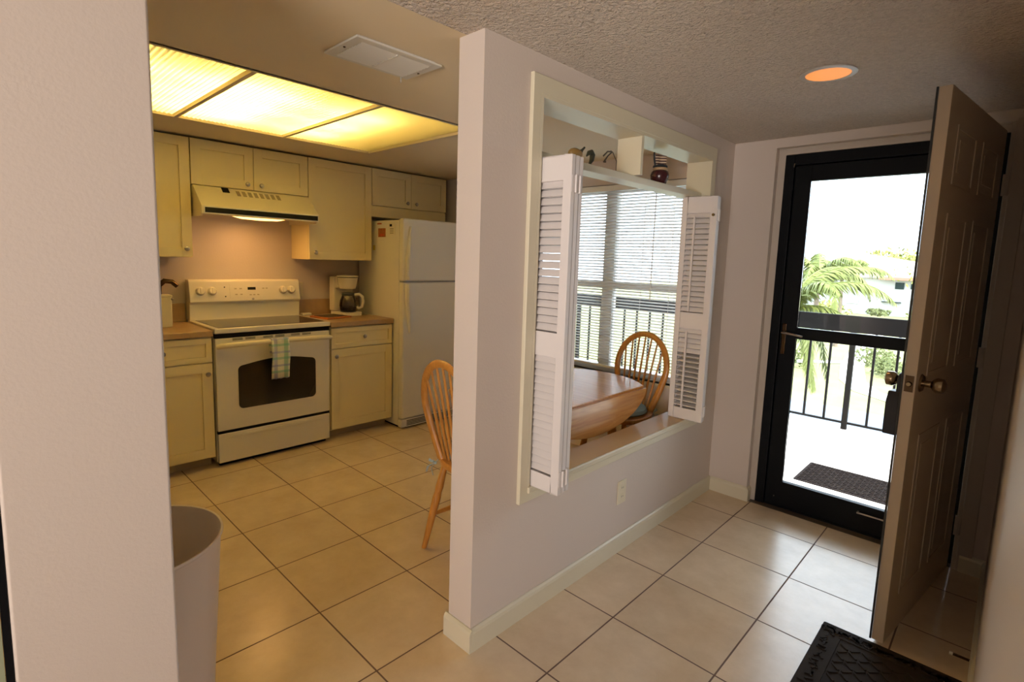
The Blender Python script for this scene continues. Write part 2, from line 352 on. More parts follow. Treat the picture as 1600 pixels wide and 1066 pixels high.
# baseboards
def bb_prof(h=0.085, t=0.014): return [(0, 0), (t, 0), (t, h*0.8), (t*.75, h*.92), (t*.3, h), (0, h)]
def bb(name, p0, p1, nrm, h=0.085, t=0.014, m_='trim'):
    p0, p1, n = Vector(p0), Vector(p1), Vector(nrm); pr = bb_prof(h, t)
    vs = [p + n*a + Vector((0, 0, b)) for p in (p0, p1) for a, b in pr]; k = len(pr)
    fs = [tuple(range(k)), tuple(range(2*k-1, k-1, -1))] + [(i, (i+1) % k, k+(i+1) % k, k+i) for i in range(k)]
    return struct(name, MB().add(vs, fs), m_)
bb('baseboard_middle', (XW1, 0.287, 0), (XW1, YD, 0), (1, 0, 0))
bb('baseboard_middle_end', (XW0-.013, 0.287, 0), (XW1+.013, 0.287, 0), (0, -1, 0))
bb('baseboard_middle_kitchen', (XW0, 0.287, 0), (XW0, YD, 0), (-1, 0, 0))
bb('baseboard_door', (XW1+.014, YD, 0), (dx0, YD, 0), (0, -1, 0))
bb('baseboard_door_return', (dx0, YD-.014, 0), (dx0, YD+.035, 0), (1, 0, 0))
bb('baseboard_door_right', (dx1-.010, YD-.002, 0), (XR, YD-.002, 0), (0, -1, 0))
bb('baseboard_right', (XR, -.98, 0), (XR, YD, 0), (-1, 0, 0))
# door jamb lining and casing strip
jy0, jy1 = YD+.04, YD+T
m = MB().box(dx0, dx0+.036, jy0, jy1, 0, dz1).box(dx0+.036, dx1-.036, jy0, jy1, dz1-.036, dz1)
m.box(dx1-.036, dx1, YD-.004, jy1, 0, dz1)
struct('trim_3', m, 'jamb', bevel=0.003, label='painted door jamb')
struct('trim_4', MB().box(dx1-.02, dx1+.035, YD-.012, YD-.003, 0, 2.06), 'jamb', bevel=0.003)

# ------------------------------------------------------------------ pass-through casing, sill, shelf
m = MB(); cw = 0.042; cx0, cx1 = XW1, XW1+.018
A0, A1, B0, B1 = oy0-cw, oy1+cw, oz0-cw+.005, oz1+cw+.02
m.prism([(A0, B0), (A1, B0), (oy1, oz0), (oy0, oz0)], 'X', cx0, cx1).prism([(A1, B0), (A1, B1), (oy1, oz1), (oy1, oz0)], 'X', cx0, cx1)
m.prism([(A1, B1), (A0, B1), (oy0, oz1), (oy1, oz1)], 'X', cx0, cx1).prism([(A0, B1), (A0, B0), (oy0, oz0), (oy0, oz1)], 'X', cx0, cx1)
struct('trim_5', m, 'trim', bevel=0.003, label='cream casing around the pass-through')
m = MB(); t = .012
m.box(XW0-.004, cx1, oy0, oy0+t, oz0, oz1).box(XW0-.004, cx1, oy1-t, oy1, oz0, oz1).box(XW0-.004, cx1, oy0+t, oy1-t, oz1-t, oz1)
struct('trim_6', m, 'trim', label='cream lining boards of the pass-through')
struct('trim_7', MB().box(XW0-.004, cx1-.004, oy0+.0, oy1, oz0, oz0+.02), 'sill', label='tan sill board of the pass-through')
struct('trim_11', MB().box(cx1-.004, cx1+.008, oy0, oy1, oz0-.004, oz0+.022), 'trim', bevel=0.006, bseg=4, label='rounded cream nosing of the sill')
sz0, sz1 = 1.756, 1.786
struct('trim_8', MB().box(XW0, 2.150, oy0+t, oy1-t, sz0, sz1), 'trim', bevel=0.003, label='display shelf across the pass-through')
struct('trim_9', MB().box(XW0, XW1+.004, 1.243, 1.262, sz1, oz1-t), 'trim', label='upright divider above the shelf')

# ------------------------------------------------------------------ kitchen light box
m = MB().box(lx0-.02, lx0, ly0, ly1, ZC, ZC+.24).box(lx1, lx1+.02, ly0, ly1, ZC, ZC+.24).box(lx0, lx1, ly0-.02, ly0, ZC, ZC+.24).box(lx0, lx1, ly1, ly1+.02, ZC, ZC+.24).box(lx0-.02, lx1+.02, ly0-.02, ly1+.02, ZC+.24, ZC+.26)
lb = thing('ceiling_light', 'recessed kitchen ceiling light box with three ribbed yellow panels', 'ceiling light', (.62, .27, ZC))
m.build('housing', 'lightbox', lb)
ys = [ly0, -0.022, 0.563, ly1]
m = MB()
for y in ys[1:3]: m.box(lx0, lx1, y-.010, y+.010, ZC-.002, ZC+.018)
m.box(lx0-.006, lx0+.006, ly0, ly1, ZC-.003, ZC+.012).box(lx1-.006, lx1+.006, ly0, ly1, ZC-.003, ZC+.012).box(lx0, lx1, ly1-.006, ly1+.006, ZC-.003, ZC+.012)
m.build('frame', 'kitchen_ceiling', lb)
for i in range(3):
    a, b = ys[i]+.010, ys[i+1]-.010
    if i == 0: a = ly0
    n = int((b-a)/.021); mb = MB(); vs = []; fs = []
    for k in range(n*4+1):
        y = a+(b-a)*k/(n*4); z = ZC+.012+.0035*math.cos(2*PI*k/4)
        vs += [(lx0+.004, y, z), (lx1-.004, y, z)]
    for k in range(n*4): fs.append((2*k, 2*k+1, 2*k+3, 2*k+2))
    mb.add(vs, fs).build('diffuser_panel', 'diffuser', lb)
for x, y0, y1 in ((.28, -.36, .80), (.56, -.36, .80), (.84, -.36, .80)):
    MB().cyl((x, y0, ZC+.14), (x, y1, ZC+.14), .016, seg=10).build('tube', 'tube', lb)

# ------------------------------------------------------------------ ceiling vent
v = thing('ceiling_vent', 'white louvred air vent in the kitchen ceiling beside the light panels', 'vent', (1.71, .228, ZC))
x0, x1, y0, y1 = 1.600, 1.826, 0.052, 0.402
z = ZC-.001
m = MB()
for a, b, c, d in ((x0, x1, y0, y0+.035), (x0, x1, y1-.035, y1), (x0, x0+.03, y0+.035, y1-.035), (x1-.03, x1, y0+.035, y1-.035)): m.box(a, b, c, d, z-.008, z)
m.box(x0+.03, x1-.03, .224, .230, z-.012, z)
m.build('frame', 'vent', v, bevel=0.002)
MB().box(x0+.028, x1-.028, y0+.033, y1-.033, z-.002, z).build('backing', 'dark', v)
for ya, yb in ((y0+.035, .224), (.230, y1-.035)):
    m = MB()
    for k in range(9):
        xx = x0+.036+k*(x1-x0-.066)/8.3
        m.obox((xx, (ya+yb)/2, z-.008), (.0165, yb-ya, .0018), Matrix.Rotation(math.radians(-24), 3, 'Y'))
    m.build('slats', 'vent', v)
MB().tube([(1.613, .366, z-.008), (1.613, .366, z-.026), (1.606, .370, z-.028)], .002, 6).build('lever', 'vent', v)
for p in ((1.715, .068), (1.700, .386)): MB().cyl((p[0], p[1], z-.010), (p[0], p[1], z-.004), .0045, seg=8).build('screw', 'bronze', v)

# ------------------------------------------------------------------ recessed downlight
d = thing('downlight', 'round recessed ceiling lamp glowing orange above the hall floor', 'ceiling light', (2.876, 1.338, ZC))
cx, cy = 2.876, 1.338
MB().lathe([(.070, -.001), (.090, -.001), (.092, -.006), (.074, -.008)], (cx, cy, ZC), closed=True, seg=40).build('trim_ring', 'trim_white', d, smooth=True)
m = MB()
prof = [(.0745, -.004)] + [(.073-.002*(k % 2)-.0006*k, -.004-.0 + .0*k) for k in range(0)] + [(.0705, -.0035), (.03, -.0015)]
m.lathe([(.073, -.006), (.070, -.004), (.050, -.0025), (.030, -.002), (.012, -.002)], (cx, cy, ZC), seg=40)
m.build('lamp_face', 'filament', d, smooth=True)
sl = lamp('downlight_light', 'SPOT', (cx, cy, ZC-.02), 3.0, (1.0, .62, .30), .06, look=(cx, cy, 0)); sl.data.spot_size = math.radians(140); sl.data.spot_blend = 1

# ------------------------------------------------------------------ kitchen cabinets
def shaker(mb, X, y0, y1, z0, z1, fr=.055, th=.019):
    """front face at X looking +X"""
    mb.box(X-th, X, y0, y0+fr, z0, z1).box(X-th, X, y1-fr, y1, z0, z1).box(X-th, X, y0+fr, y1-fr, z0, z0+fr).box(X-th, X, y0+fr, y1-fr, z1-fr, z1)
    mb.box(X-th, X-.007, y0+fr, y1-fr, z0+fr, z1-fr); return mb
def knob(X, y, z, parent):
    MB().lathe([(.006, 0), (.006, .010), (.013, .014), (.0155, .020), (.012, .026), (.004, .029)], (X, y, z), axis='X', seg=16).build('knob', 'nickel', parent, smooth=True)
XB, XBD = -.139, -.120
def base(y0, y1, label, drawer_knob, door_knob):
    t = thing('base_cabinet', label, 'cabinet', ((XK+XB)/2, (y0+y1)/2, 0))
    MB().box(XK+.002, XB, y0, y1, .075, .853).build('body', 'cabinet', t)
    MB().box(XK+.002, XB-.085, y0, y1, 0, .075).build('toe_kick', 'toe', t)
    dr = shaker(MB(), XBD, y0+.004, y1-.004, .696, .846, .034).build('drawer', 'cabinet', t, bevel=.0015); knob(XBD, drawer_knob, .772, dr)
    dd = shaker(MB(), XBD, y0+.004, y1-.004, .083, .689, .06).build('door', 'cabinet', t, bevel=.0015); knob(XBD, *door_knob, dd)
base(-.370, .172, 'cream base cabinet with drawer at the left side of the range', -.098, (.138, .622))
base(.955, 1.482, 'cream base cabinet with drawer between the range and the refrigerator', 1.225, (.992, .638))
XU = -.385
def upper(y0, y1, z0, label, doors, knobs, rail=None):
    t = thing('wall_cabinet', label, 'cabinet', ((XK+XU)/2, (y0+y1)/2, z0))
    zb = rail if rail else z0
    MB().box(XK+.002, XU-.019, y0, y1, zb, 2.088).build('body', 'cabinet', t, bevel=.001)
    if rail: MB().box(XU-.019, XU-.008, y0, y1, rail, z0-.004).build('lower_rail', 'cabinet', t, bevel=.001)
    n = len(knobs); w_ = (y1-y0)/doors
    for i in range(doors):
        dd = shaker(MB(), XU, y0+w_*i+.0015, y0+w_*(i+1)-.0015, z0+.002, 2.084, .058).build('door', 'cabinet', t, bevel=.0012); knob(XU, *knobs[i], dd)
upper(-.29, .158, 1.338, 'tall cream wall cabinet left of the range hood', 1, [(.120, 1.392)])
upper(.161, .924, 1.800, 'short double-door cream wall cabinet above the range hood', 2, [(.497, 1.836), (.588, 1.836)])
upper(.927, 1.455, 1.341, 'tall cream wall cabinet between the range hood and the refrigerator', 1, [(.972, 1.395)])
upper(1.458, 2.222, 1.790, 'short double-door cream wall cabinet above the refrigerator', 2, [(1.795, 1.835), (1.885, 1.835)], rail=1.700)
# worktops
for y0, y1, lb_ in ((-.62, .174, 'brown laminate worktop left of the range with low backsplash'), (.952, 1.487, 'brown laminate worktop between range and refrigerator')):
    t = thing('worktop', lb_, 'worktop', (-.4, (y0+y1)/2, .854))
    MB().box(XK+.002, -.108, y0, y1, .855, .893).build('top', 'counter', t, bevel=.006)
    MB().box(XK+.002, XK+.020, y0, y1, .893, 1.018).build('backsplash', 'counter', t, bevel=.002)

# ------------------------------------------------------------------ range hood
h = thing('range_hood', 'cream under-cabinet range hood with black strip and slots above the range', 'range hood', (-.45, .543, 1.6))
y0, y1 = .166, .922
m = MB().prism([(XK+.003, 1.796), (-.372, 1.796), (-.222, 1.668), (-.216, 1.662), (-.216, 1.612), (-.235, 1.608), (-.235, 1.640), (XK+.003, 1.640)], 'Y', y0, y1)
m.box(XK+.003, -.235, y0, y0+.012, 1.598, 1.64).box(XK+.003, -.235, y1-.012, y1, 1.598, 1.64)
m.build('shell', 'handle_cream', h, bevel=.003)
MB().box(-.2165, -.2145, y0+.012, y1-.002, 1.613, 1.659).build('strip_border', 'coffee_white', h)
MB().box(-.2160, -.2130, y0+.020, y1-.008, 1.620, 1.652).build('control_strip', 'dark', h)
d_ = Vector((-.222+.372, 0, 1.668-1.796)).normalized(); nrm = Vector((-d_.z, 0, d_.x))
rot = Matrix((d_, Vector((0, 1, 0)), nrm)).transposed()
def on_hood(s_, y): return Vector((-.372, y, 1.796)) + d_*s_
m = MB()
for k in range(8): m.obox(on_hood(.050, .4235+k*.0375) + nrm*.0005, (.052, .022, .002), rot)
m.build('vent_slots', mat('slot_shadow', (.28, .23, .13), .6), h)
MB().obox(on_hood(.028, .350)+nrm*.001, (.048, .042, .004), rot).build('dark_sticker', 'dark', h)
MB().box(-.60, -.262, .22, .87, 1.630, 1.641).build('filter', 'steel', h)
MB().prism(arcpts(.52, 1.640, .19, 200, 340, 10), 'X', -.275, -.240).build('lamp_lens', 'hood_lens', h) if False else MB().lathe([(.004, -.044), (.055, -.040), (.09, -.022), (.10, 0)], (-.295, .54, 1.640), sx=.45, sy=2.2, seg=24).build('lamp_lens', 'hood_lens', h, smooth=True)
lamp('hood_light', 'AREA', (-.40, .54, 1.590), 2.2, (1, .50, .15), .14, look=(-.42, .54, 0))

# ------------------------------------------------------------------ the range
r = thing('electric_range', 'white electric range with black glass top and oven window', 'range', (-.4, .562, 0))
y0, y1 = .180, .944
MB().box(-.66, -.140, y0+.002, y1-.002, .035, .868).box(-.62, -.17, y0+.02, y1-.02, 0, .035).build('body', 'white_gloss', r, bevel=.002)
MB().box(-.66, -.100, y0, y1, .870, .903).build('cooktop_frame', 'white_gloss', r, bevel=.006)
MB().box(-.585, -.130, y0+.030, y1-.030, .9032, .9048).build('glass_top', 'black_glass', r)
m = MB()
m.prism([(-.68, .90), (-.605, .90), (-.598, 1.012), (-.578, 1.030), (-.602, 1.172), (-.618, 1.184), (-.68, 1.184)], 'Y', y0, y1)
m.build('backguard', 'white_gloss', r, bevel=.006, bseg=3)
pd = Vector((-.602+.578, 0, 1.172-1.030)).normalized(); pn = Vector((pd.z, 0, -pd.x)); prot = Matrix((pn, Vector((0, 1, 0)), pd)).transposed()
def on_panel(y, f): return Vector((-.578, y, 1.030)) + pd*(.1440*f)
for i, y in enumerate((.248, .322, .812, .874)):
    q = on_panel(y, .52); a = MB().tube([q, q+pn*.006, q+pn*.020], [.030, .029, .021], 20).build('knob', 'white_gloss', r, smooth=True)
    MB().obox(q+pn*.021, (.006, .009, .038), prot).build('pointer', 'white_gloss', a, bevel=.002)
MB().obox(on_panel(.585, .62)+pn*.0015, (.003, .056, .020), prot).build('clock_display', 'black_glass', r)
bt = mat('button_grey', (.42, .36, .25), .5)
for y, f in ((.475, .62), (.51, .62), (.478, .33), (.512, .33), (.668, .62), (.692, .62), (.575, .30), (.600, .30), (.628, .30)):
    MB().obox(on_panel(y, f)+pn*.001, (.002, .015, .008), prot).build('button', bt, r)
MB().obox(on_panel(.560, .5)+pn*.0005, (.0012, .250, .100), prot).build('panel_overlay', 'white_gloss', r)
for y, f in ((.402, .70), (.405, .24)): MB().tube([on_panel(y, f), on_panel(y, f)+pn*.002], .0042, 10).build('indicator_light', 'bronze', r)
q = on_panel(.590, .0)+pd*.012; MB().tube([q, q+pn*.002], .008, 16).build('emblem', 'nickel', r)
# oven door
m = MB().box(-.138, -.110, y0+.004, y1-.004, .240, .838)
dr = m.build('oven_door', 'white_gloss', r, bevel=.006)
wy0, wy1 = .313, .832
poly = arcpts(wy0+.03, .40, .03, 180, 270, 5)+arcpts(wy1-.03, .40, .03, 270, 360, 5)
poly += arcpts(wy1-.03, .625, .03, 0, 80, 4)
n = 14
for i in range(1, n): t_ = i/n; yy = (wy1-.03)+(wy0+.06-wy1)*t_; poly.append((yy, .655+.028*math.sin(PI*t_)))
poly += arcpts(wy0+.03, .625, .03, 100, 180, 4)
MB().prism(poly, 'X', -.1095, -.1075).build('oven_window', 'black_glass', dr)
m = MB()
for y in (y0+.035, y1-.035): m.tube([(-.112, y, .792), (-.075, y, .798)], .014, 10)
m.tube([(-.085, y0+.010, .790), (-.068, y0+.03, .796), (-.062, y0+.10, .800), (-.060, .562, .803), (-.062, y1-.10, .800), (-.068, y1-.03, .796), (-.085, y1-.010, .790)], .0165, 14)
m.build('handle', 'handle_cream', dr, smooth=True)
for ya in (.285, .475, .660+.0, ):
    m = MB()
    for dy in (0, .078):
        for dz in (0, .008): m.box(-.1105, -.1092, ya+dy+.0, ya+dy+.062, .822+dz, .826+dz)
    m.build('door_vent', 'dark', dr)
MB().box(-.139, -.118, y0+.006, y1-.006, .221, .240).build('drawer_gap', 'dark', r)
MB().box(-.145, -.115, y0+.004, y1-.004, .840, .868).build('door_gap', 'dark', r)
dw = MB().box(-.138, -.112, y0+.006, y1-.006, .030, .221).build('storage_drawer', 'white_gloss', r, bevel=.005)
MB().prism([(y0+.06, .190), (y0+.09, .204), (y1-.09, .204), (y1-.06, .190), (y1-.10, .186), (y0+.10, .186)], 'X', -.113, -.108).build('drawer_grip', 'white_gloss', dw, bevel=.003)
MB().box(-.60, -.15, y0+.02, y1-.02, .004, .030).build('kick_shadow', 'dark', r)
# towel over the oven handle
m = MB(); ny = 12; rows = []
path = [(-.083, .700), (-.083, .790), (-.080, .808), (-.070, .8215), (-.056, .8215), (-.044, .812), (-.041, .795), (-.043, .70), (-.046, .62), (-.048, .548)]
vs = []; fs = []
for k, (X, Z) in enumerate(path):
    for j in range(ny+1):
        y = .503+.118*j/ny + .004*math.sin(Z*30); vs.append((X+.0028*math.sin(j*1.1+.3*k)*(k > 5), y, Z+.002*math.sin(j*1.7)*(k == len(path)-1)))
for k in range(len(path)-1):
    for j in range(ny): a = k*(ny+1)+j; fs.append((a, a+1, a+ny+2, a+ny+1))
tw = m.add(vs, fs).build('dish_towel', 'plaid', smooth=True)
s = tw.modifiers.new('solid', 'SOLIDIFY'); s.thickness = .003
tag(tw, 'folded blue and green plaid towel hanging on the oven handle', 'towel')

# ------------------------------------------------------------------ refrigerator
f = thing('refrigerator', 'white top-freezer refrigerator standing right of the base cabinets', 'refrigerator', (-.34, 1.85, 0))
y0, y1 = 1.494, 2.215
MB().box(-.655, -.055, y0, y1, .02, 1.668).build('body', 'fridge_white', f, bevel=.006)
MB().box(-.052, .003, y0, y1, 1.196, 1.680).build('freezer_door', 'fridge_white', f, bevel=.012, bseg=3)
MB().box(-.052, .003, y0, y1, .085, 1.184).build('door', 'fridge_white', f, bevel=.012, bseg=3)
MB().box(-.050, -.004, y0+.005, y1-.005, 1.183, 1.197).build('door_gap', mat('gasket_grey', (.25, .25, .26), .6), f)
MB().box(-.055, -.004, y0, y1, .012, .078).build('base_panel', 'fridge_white', f, bevel=.004)
m = MB()
for k in range(4): m.box(-.005, -.003, y0+.05, y1-.03, .024+k*.012, .031+k*.012)
m.build('grille', mat('grille_grey', (.10, .095, .085), .6), f)
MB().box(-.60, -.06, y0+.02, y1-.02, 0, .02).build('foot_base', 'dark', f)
# curved handles on the hinge-free edge
def fr_handle(z0, z1, taper_top):
    vs = []; fs = []; n = 22
    for i in range(n+1):
        t_ = i/n; z = z0+(z1-z0)*t_
        e = t_ if taper_top else 1-t_          # 0 at the pointed end
        wdt = .018+.042*min(1, (e*1.5))**.8
        dep = .020+.018*min(1, e*2)
        ya = y0+.020+(.06-wdt)*.9
        for a, b in ((ya, .003), (ya, dep*.7), (ya+wdt*.25, dep), (ya+wdt*.7, dep*.85), (ya+wdt, .003)): vs.append((b, a, z))
    for i in range(n):
        for k in range(4): fs.append((i*5+k, i*5+k+1, i*5+k+6, i*5+k+5))
    fs += [(0, 1, 2, 3, 4), tuple(n*5+k for k in (4, 3, 2, 1, 0))]
    return MB().add(vs, fs)
fr_handle(1.205, 1.620, False).build('handle', 'fridge_white', f, smooth=True)
fr_handle(.780, 1.175, True).build('handle', 'fridge_white', f, smooth=True)
def note(name, label, x0, x1, z0, z1, m_, extra=None):
    o = MB().box(x0, x1, y0-.0022, y0-.0004, z0, z1).build(name, m_)
    tag(o, label, 'sticker')
    if extra: extra(o)
def rust_detail(o): MB().box(-.320, -.262, y0-.0028, y0-.0020, 1.545, 1.562).build('caption', 'red', o)
note('fridge_magnet', 'small red strip magnet at the top of the refrigerator side', -.362, -.300, 1.638, 1.648, 'red')
note('fridge_magnet', 'square rust-coloured picture magnet on the refrigerator side', -.348, -.242, 1.536, 1.606, 'rust', rust_detail)
def doc(o):
    m = MB()
    for k in range(4): m.box(-.178, -.128, y0-.0028, y0-.0020, 1.563+k*.012, 1.566+k*.012)
    m.box(-.182, -.15, y0-.003, y0-.0020, 1.618, 1.636); m.build('printing', 'dark', o)
note('notice_paper', 'white printed notice taped beside the magnets on the refrigerator', -.196, -.110, 1.555, 1.650, 'paper', doc)
note('yellow_tag', 'tiny yellow tag low on the refrigerator side below the magnets', -.425, -.395, 1.430, 1.470, mat('yellow_tag', (.62, .48, .12), .6))

# ------------------------------------------------------------------ counter things
c = thing('coffee_maker', 'white drip coffee maker with glass carafe on the right worktop', 'coffee maker', (-.50, 1.30, .893))
zc_ = .8935
MB().prism(rrect(-.64, -.40, 1.215, 1.385, .03), 'Z', zc_, zc_+.028).build('base', 'coffee_white', c, bevel=.004)
MB().box(-.645, -.560, 1.213, 1.387, zc_+.028, 1.205).build('water_tank', 'coffee_white', c, bevel=.012)
MB().lathe([(.062, 0), (.070, .03), (.079, .085), (.080, .090)], (-.495, 1.300, 1.112), seg=30).box(-.58, -.53, 1.225, 1.375, 1.115, 1.202).build('filter_basket', 'coffee_white', c, smooth=True)
MB().lathe([(.078, 0), (.086, .004), (.084, .012), (.03, .017)], (-.495, 1.300, 1.204), seg=30).build('lid', 'coffee_white', c, smooth=True)
MB().lathe([(.080, 0), (.080, .004)], (-.495, 1.300, 1.2005), seg=30).build('lid_gap', 'dark', c)
MB().lathe([(.045, 0), (.062, .004), (.062, .008)], (-.488, 1.300, zc_+.027), seg=24).build('hot_plate', 'black_plastic', c)
cf = MB().lathe([(.050, 0), (.066, .010), (.070, .045), (.066, .085), (.052, .118), (.046, .135), (.043, .133), (.050, .112), (.064, .083), (.067, .045), (.063, .012), (.0, .004)], (-.488, 1.300, zc_+.036), seg=32).build('carafe', 'carafe_clear', c, smooth=True)
MB().lathe([(.062, .006), (.0675, .030), (.068, .036)], (-.488, 1.300, zc_+.034), seg=32).build('band', 'black_plastic', cf, smooth=True)
MB().lathe([(.050, .128), (.052, .136), (.048, .148), (.01, .152)], (-.488, 1.300, zc_+.034), seg=26).build('carafe_lid', 'black_plastic', cf, smooth=True)
hd = Vector((.55, .80, 0)).normalized(); hc = Vector((-.488, 1.300, zc_+.036))
MB().tube([hc+hd*.050+Vector((0, 0, .132)), hc+hd*.085+Vector((0, 0, .138)), hc+hd*.112+Vector((0, 0, .115)), hc+hd*.118+Vector((0, 0, .075)), hc+hd*.108+Vector((0, 0, .036)), hc+hd*.085+Vector((0, 0, .022)), hc+hd*.066+Vector((0, 0, .034))], [.012, .014, .014, .013, .013, .013, .011], 10).build('carafe_handle', 'coffee_white', cf, smooth=True)
MB().tube([(-.62, 1.388, .93), (-.60, 1.42, .905), (-.50, 1.44, .8965), (-.42, 1.455, .8965), (-.35, 1.44, .8965)], .003, 6).build('cord', 'coffee_white', c)
b = thing('cutting_board', 'orange-brown board with a dark mat lying on the worktop before the coffee maker', 'board', (-.40, 1.13, .893))
rz = Matrix.Rotation(math.radians(12), 3, 'Z')
MB().obox((-.405, 1.105, .8995), (.21, .23, .012), rz).build('board', 'orange_wood', b, bevel=.003)
MB().obox((-.405, 1.105, .907), (.165, .185, .003), rz).build('dark_pad', mat('dark_pad', (.05, .028, .02), .6), b)
tag(MB().prism(rrect(-.665, -.610, .975, 1.05, .012), 'Z', .8935, .912).build('white_dish', 'coffee_white', bevel=.004), 'small white dish on the worktop behind the range corner', 'dish')
k = thing('canister', 'cream square canister on the left worktop near the wall edge', 'canister', (-.45, -.02, .893))
MB().prism(rrect(-.50, -.40, -.085, .033, .01), 'Z', .8935, 1.085).build('body', 'canister', k, bevel=.004)
MB().prism(rrect(-.503, -.397, -.088, .036, .01), 'Z', 1.085, 1.097).build('lid', 'canister', k, bevel=.003)
MB().ball((-.393, .033, 1.072), .008).build('clasp', 'nickel', k)
ks = thing('kettle', 'dark bronze gooseneck spout vessel standing behind the cream canister', 'kettle', (-.60, -.01, .893))
MB().lathe([(.055, 0), (.060, .05), (.045, .17), (.028, .215), (.02, .24)], (-.60, -.01, .8935), seg=20).build('body', 'bronze', ks, smooth=True)
MB().tube([(-.59, .00, 1.10), (-.58, .005, 1.15), (-.57, .035, 1.178), (-.565, .075, 1.172), (-.562, .105, 1.142)], [.020, .018, .017, .016, .015], 12).build('spout', 'bronze', ks, smooth=True)
def outlet(name, label, c0, axis):
    t = thing(name, label, 'outlet', c0); x, y, z = c0
    if axis == 'X':
        MB().box(x, x+.005, y-.036, y+.036, z-.058, z+.058).build('plate', 'plastic_cream', t, bevel=.002)
        for dz in (-.022, .022):
            s_ = MB().prism(rrect(y-.016, y+.016, z+dz-.014, z+dz+.014, .009), 'X', x+.005, x+.0065).build('socket', 'plastic_cream', t)
            MB().box(x+.0065, x+.0069, y-.007, y-.005, z+dz-.004, z+dz+.005).box(x+.0065, x+.0069, y+.005, y+.007, z+dz-.004, z+dz+.004).build('slots', 'dark', s_)
    return t
outlet('wall_outlet', 'cream wall outlet low on the hall side of the half wall', (XW1, 1.252, .298), 'X')
outlet('wall_outlet', 'cream wall outlet on the kitchen wall right of the range', (XK, .975, 1.100), 'X')

# ------------------------------------------------------------------ trash can
zt = .62
pr = [(.155, .002), (.165, .006), (.172, .06), (.206, zt-.012), (.212, zt-.006), (.211, zt), (.206, zt-.001), (.201, zt-.012), (.168, .062), (.160, .012), (.0, .012)]
tc_ = MB().lathe(pr, (1.840, -.618, 0), seg=64).build('trash_can', 'can', smooth=True)
tag(tc_, 'open round beige plastic trash can behind the near wall edge', 'trash can')

# ------------------------------------------------------------------ dining window and blind
m = MB(); yf = 2.36
for a, b_, c_, d_2 in ((wx0, wx0+.05, wz0, wz1), (wx1-.05, wx1, wz0, wz1), (wx0+.05, wx1-.05, wz0, wz0+.045), (wx0+.05, wx1-.05, wz1-.045, wz1), (1.275, 1.365, wz0+.045, wz1-.045)):
    m.box(a, b_, yf-.02, yf+.03, c_, d_2)
m.box(wx0+.05, 1.275, yf-.015, yf+.025, 1.205, 1.250).box(1.365, wx1-.05, yf-.015, yf+.025, 1.205, 1.250)
wn = struct('window_1', m, mat('window_frame_paint', (.62, .60, .56), .5))
MB().box(wx0+.05, 1.275, yf, yf+.004, wz0+.045, wz1-.045).box(1.365, wx1-.05, yf, yf+.004, wz0+.045, wz1-.045).build('pane', 'glass', wn)
struct('trim_10', MB().box(wx0-.0, wx1+.0, YD-.012, yf-.02, wz0-.018, wz0), 'trim')
bl = thing('window_blind', 'white horizontal slat blind hanging in the dining window', 'blind', (1.31, 2.305, wz1))
bx0, bx1, by = wx0+.012, wx1-.012, 2.300
MB().box(bx0, bx1, by-.018, by+.020, 1.885, 1.925).build('head_rail', 'blind', bl, bevel=.003)
m = MB(); z = 1.872
while z > .665:
    m.obox(((bx0+bx1)/2, by, z), (bx1-bx0, .0245, .0011), Matrix.Rotation(math.radians(-25), 3, 'X')); z -= .0205
m.build('slats', 'blind', bl)
MB().box(bx0, bx1, by-.012, by+.012, .640, .655).build('bottom_rail', 'blind', bl, bevel=.002)
for x in (bx0+.18, 1.02, 1.62, bx1-.18): MB().box(x-.0012, x+.0012, by-.014, by-.0132, .65, 1.89).build('ladder_cord', 'blind', bl)
MB().tube([(1.70, by-.024, 1.90), (1.70, by-.026, 1.15)], .0035, 8).build('tilt_wand', 'blind', bl)

